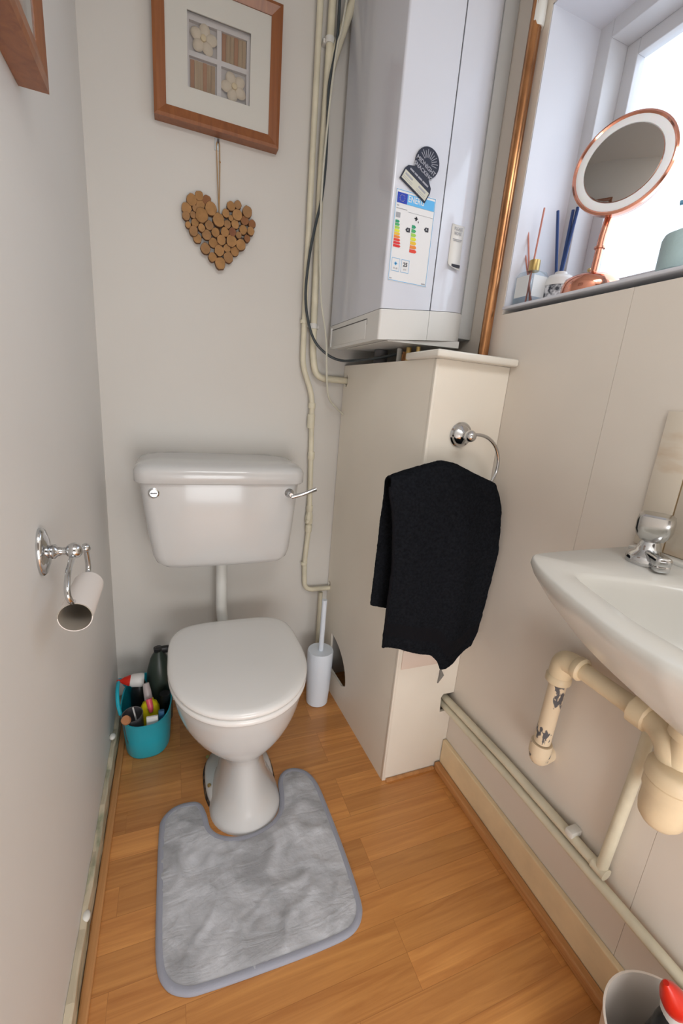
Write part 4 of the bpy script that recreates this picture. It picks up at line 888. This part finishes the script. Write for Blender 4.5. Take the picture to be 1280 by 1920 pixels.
for a, c in (((0.886, 1.07, 1.70), (0.892, 0.985, SILL+0.01)), ((0.884, 1.038, 1.680), (0.893, 0.992, SILL+0.01)), ((0.885, 0.990, 1.705), (0.888, 1.003, SILL+0.01))):
    b = BM(); tube(b, [c, a], 0.0022, 8); obj('reed', b, m_pinkr, df)
# navy reeds in textured pot
nr = thing('reed_diffuser', 'white diffuser pot with dark speckled band and navy reeds beside the mirror', 'reed diffuser', (0.95, 0.955, SILL), 'reed diffusers on the window sill')
b = BM(); lathe(b, [(0.030, 0.0), (0.036, 0.004), (0.038, 0.03), (0.036, 0.062), (0.028, 0.072), (0.016, 0.075), (0.014, 0.082)], (0.945, 0.955, SILL+0.001), seg=36); obj('pot', b, spotted('speckled_pot', (0.72, 0.72, 0.74), (0.03, 0.035, 0.05), 60, 0.42, 0.56, 0.3), nr)
b = BM(); lathe(b, [(0.0385, 0.048), (0.0365, 0.063), (0.0285, 0.0735), (0.0165, 0.0765), (0.0145, 0.0835)], (0.945, 0.955, SILL+0.001), seg=36); obj('white_shoulder', b, m_white, nr)
for a in ((0.925, 0.985, 1.705), (0.930, 0.940, 1.694), (0.934, 0.930, 1.694), (0.938, 0.935, 1.700)):
    b = BM(); tube(b, [(0.945+random.uniform(-.004, .004), 0.957, SILL+0.03), a], 0.0036, 8); obj('reed', b, m_navy, nr)
# teal pot with blue bottle at the right edge
tj = thing('soap_pot', 'pale teal textured pot on the sill at the right edge', 'pot', (0.90, 0.615, SILL))
b = BM(); lathe(b, [(0.040, 0), (0.044, 0.004), (0.044, 0.058), (0.041, 0.066), (0.030, 0.070), (0.028, 0.072)], (0.897, 0.612, SILL+0.001), seg=36); obj('pot_body', b, m_teals, tj)
b = BM(); lathe(b, [(0.010, 0.070), (0.010, 0.11), (0.006, 0.112)], (0.897, 0.612, SILL), seg=16); tube(b, bend([(0.897, 0.612, SILL+0.10), (0.897, 0.612, SILL+0.125), (0.885, 0.64, SILL+0.125)], 0.006), 0.004, 8); obj('pump', b, mat('blue_pump', (0.12, 0.30, 0.45), 0.3), tj)

# ================================================================ CLEANING BUCKET
bu = thing('cleaning_bucket', 'teal flexible plastic bucket in the corner left of the toilet', 'bucket', (-0.1, 1.36, 0))
def be(cx, hw, y0, y1, z, e=2.6, n=48):
    c = (y0+y1)/2
    return [Vector((cx+hw*math.copysign(abs(math.cos(t))**(2/e), math.cos(t)), c+(y1-y0)/2*math.copysign(abs(math.sin(t))**(2/e), math.sin(t)), z)) for t in [2*PI*k/n for k in range(n)]]
O1 = [(-.102, .066, 1.272, 1.455, 0.001), (-.102, .070, 1.266, 1.462, 0.010), (-.102, .0735, 1.248, 1.478, 0.08), (-.102, .077, 1.222, 1.497, 0.165), (-.102, .079, 1.219, 1.500, 0.170)]
b = BM()
rin = [be(-.102, h-0.0025, y0+0.003, y1-0.003, z) for (_, h, y0, y1, z) in reversed(O1[1:4])]
loft(b, [be(c, h, y0, y1, z) for c, h, y0, y1, z in O1]+[be(-.102, .075, 1.223, 1.496, 0.170)]+rin)
obj('tub', b, m_teal, bu, angle=60)
for pts_ in ([(-.176, 1.30, 0.165), (-.184, 1.315, 0.195), (-.188, 1.35, 0.222), (-.188, 1.40, 0.222), (-.184, 1.435, 0.195), (-.176, 1.45, 0.165)],):
    b = BM(); tube(b, smooth(pts_, 6), 0.006, 10); obj('handle', b, m_teal, bu)
# contents
def bottle_bm(prof, loc, axis=(0, 0, 1), seg=28):
    b = BM(); lathe(b, prof, loc, axis, seg); return b
t1 = thing('bleach_bottle', 'black bottle with white neck and red nozzle in the teal bucket', 'bottle', (-0.135, 1.42, 0.01))
obj('bottle_body', bottle_bm([(0.026, 0), (0.029, 0.005), (0.029, 0.15), (0.022, 0.18), (0.018, 0.195)], (-0.128, 1.405, 0.012), (0, 0, 1)), m_black, t1)
obj('neck', bottle_bm([(0.021, -0.008), (0.023, 0), (0.021, 0.028), (0.016, 0.036)], (-0.120, 1.392, 0.218), (-0.93, -0.05, 0.12)), m_white, t1)
obj('nozzle', bottle_bm([(0.0175, 0), (0.0175, 0.010), (0.012, 0.024), (0.0055, 0.034), (0.005, 0.046)], (-0.148, 1.391, 0.222), (-0.93, -0.02, 0.10)), m_red, t1)
t2 = thing('spray_bottle', 'yellow bottle with clear and pink spray head in the teal bucket', 'bottle', (-0.09, 1.32, 0.01))
b = BM()
rg = [[Vector((-0.092+hw*math.copysign(abs(math.cos(t))**(0.7), math.cos(t)), 1.322+0.022*(hw/0.03)*math.copysign(abs(math.sin(t))**(0.7), math.sin(t)), z)) for t in [2*PI*k/28 for k in range(28)]] for z, hw in ((0.012, .028), (0.02, .030), (0.13, .031), (0.155, .030), (0.175, .022), (0.183, .013), (0.190, .012))]
loft(b, rg); obj('bottle_body', b, m_yellow, t2)
b = BM(); tube(b, [(-0.095, 1.325, 0.188), (-0.099, 1.335, 0.215), (-0.103, 1.345, 0.235)], [0.013, 0.012, 0.010], 16); obj('spray_cap', b, m_clear, t2)
b = BM(); tube(b, [(-0.093, 1.305, 0.203), (-0.088, 1.292, 0.180), (-0.086, 1.288, 0.165)], [0.010, 0.009, 0.006], 12); obj('trigger', b, m_pink, t2)
t3 = thing('grey_cup', 'dark grey plastic cup standing in the front of the teal bucket', 'cup', (-0.142, 1.27, 0.01))
b = BM(); lathe(b, [(0.022, 0), (0.025, 0.004), (0.031, 0.165), (0.0315, 0.168), (0.029, 0.167), (0.023, 0.01), (0.01, 0.009)], (-0.132, 1.300, 0.012), (-0.05, -0.14, 0.98), 32, False); obj('cup_wall', b, m_grey, t3)
t4 = thing('cork_handled_brush', 'brush with a round orange cork end leaning in the grey cup', 'brush', (-0.145, 1.265, 0.03))
b = BM(); tube(b, [(-0.133, 1.29, 0.04), (-0.154, 1.248, 0.183)], 0.006, 10); obj('brush_shaft', b, m_orange, t4)
b = BM(); lathe(b, [(0.012, 0), (0.0135, 0.004), (0.0135, 0.014), (0.012, 0.017)], (-0.153, 1.249, 0.178), (-0.2, -0.5, 0.8), 20); obj('cork_end', b, m_orange, t4)
b = BM(); tube(b, [(-0.118, 1.295, 0.05), (-0.137, 1.272, 0.205)], 0.0025, 8); tag(obj('white_stick', b, m_white), 'thin white stick leaning inside the dark grey cup', 'stick')
t5 = thing('dark_bottle', 'tall dark green-black spray bottle at the back of the teal bucket', 'bottle', (-0.062, 1.44, 0.01))
b = BM(); lathe(b, [(0.036, 0), (0.041, 0.006), (0.043, 0.16), (0.040, 0.21), (0.028, 0.255), (0.015, 0.280), (0.013, 0.285)], (-0.064, 1.437, 0.012), seg=28); obj('bottle_body', b, m_green, t5)
b = BM(); bx(b, -0.078, -0.028, 1.428, 1.448, 0.285, 0.308, 0.006, 3); lathe(b, [(0.014, 0.280), (0.015, 0.294)], (-0.066, 1.437, 0.012), seg=18); obj('spray_head', b, m_black, t5)
b = BM(); tube(b, [(-0.050, 1.35, 0.02), (-0.046, 1.345, 0.185)], [0.018, 0.016], 16); tag(obj('black_bottle', b, m_black), 'small black bottle between the yellow bottle and the bucket side', 'bottle')
b = BM(); bx(b, -0.098, -0.064, 1.240, 1.248, 0.135, 0.184, 0.002); o = tag(obj('white_sponge', b, m_white), 'white cloth edge tucked inside the bucket front rim', 'cloth')
b = BM(); bx(b, -0.064, -0.046, 1.262, 1.276, 0.12, 0.180, 0.003); tag(obj('blue_packet', b, mat('blue_packet', (0.03, 0.12, 0.25), 0.4)), 'dark blue packet beside the white cloth in the bucket', 'packet')

# ================================================================ BIN + BOTTLE, BOTTOM RIGHT
bn = thing('waste_bin', 'translucent white plastic bin on the floor under the basin, at the photo edge', 'bin', (0.735, 0.195, 0))
b = BM(); lathe(b, [(0.074, 0.001), (0.078, 0.006), (0.098, 0.255), (0.100, 0.260), (0.0965, 0.260), (0.076, 0.008), (0.03, 0.006)], (0.710, 0.182, 0), seg=56, cap=False)
obj('bin_wall', b, m_bin, bn, angle=50)
b = BM(); lathe(b, [(0.075, 0.001), (0.075, 0.007)], (0.710, 0.182, 0), seg=40); obj('bin_base', b, m_bin, bn)
t6 = thing('bleach_bottle', 'black bottle with white neck and red nozzle standing in the white bin', 'bottle', (0.755, 0.21, 0.01))
BXc, BYc = 0.730, 0.198
b = BM(); rg = [be(BXc, hx, BYc-hy, BYc+hy, z, 2.6, 32) for z, hx, hy in ((0.012, .042, .028), (0.02, .045, .030), (0.225, .045, .030), (0.247, .043, .029), (0.261, .038, .027), (0.267, .036, .026), (0.277, .035, .026), (0.289, .030, .024), (0.299, .022, .020))]
loft(b, rg); obj('bottle_body', b, m_black, t6)
obj('neck', bottle_bm([(0.025, -0.016), (0.029, 0), (0.028, 0.014), (0.020, 0.034)], (BXc+0.006, BYc, 0.293), (-0.30, 0.12, 1)), m_white, t6)
obj('nozzle', bottle_bm([(0.010, -0.006), (0.017, 0.0), (0.0200, 0.010), (0.0190, 0.026), (0.0145, 0.044), (0.008, 0.060), (0.004, 0.067)], (BXc-0.006, BYc+0.004, 0.315), (-0.5, 0.2, 0.85)), m_red, t6)
b = BM(); ball(b, (BXc-0.036, BYc-0.012, 0.287), 0.0075, 12); obj('orange_tab', b, mat('orange_tab', (0.75, 0.22, 0.01), 0.35), t6)
b = BM()
for k in range(5): bx(b, BXc-0.018+0.007*k, BXc-0.013+0.007*k, BYc-0.0308, BYc-0.0295, 0.210-0.004*k, 0.237-0.003*(k % 2))
obj('label_print', b, mat('label_orange', (0.65, 0.16, 0.03), 0.5), t6)

# caulk lumps along the left skirting
for y, z in ((0.80, 0.055), (1.285, 0.10)):
    b = BM(); bmesh.ops.create_icosphere(b, subdivisions=3, radius=0.010, matrix=Matrix.Translation((XL+0.009, y, z))@Matrix.Diagonal((0.9, 1.3, 0.8, 1)))
    o = obj('filler_lump', b, m_caulk); tag(o, 'lump of white filler stuck on the left skirting, ' + ('nearest the camera' if y < 1 else 'beside the teal bucket'), 'filler', 'filler lumps on the left skirting')
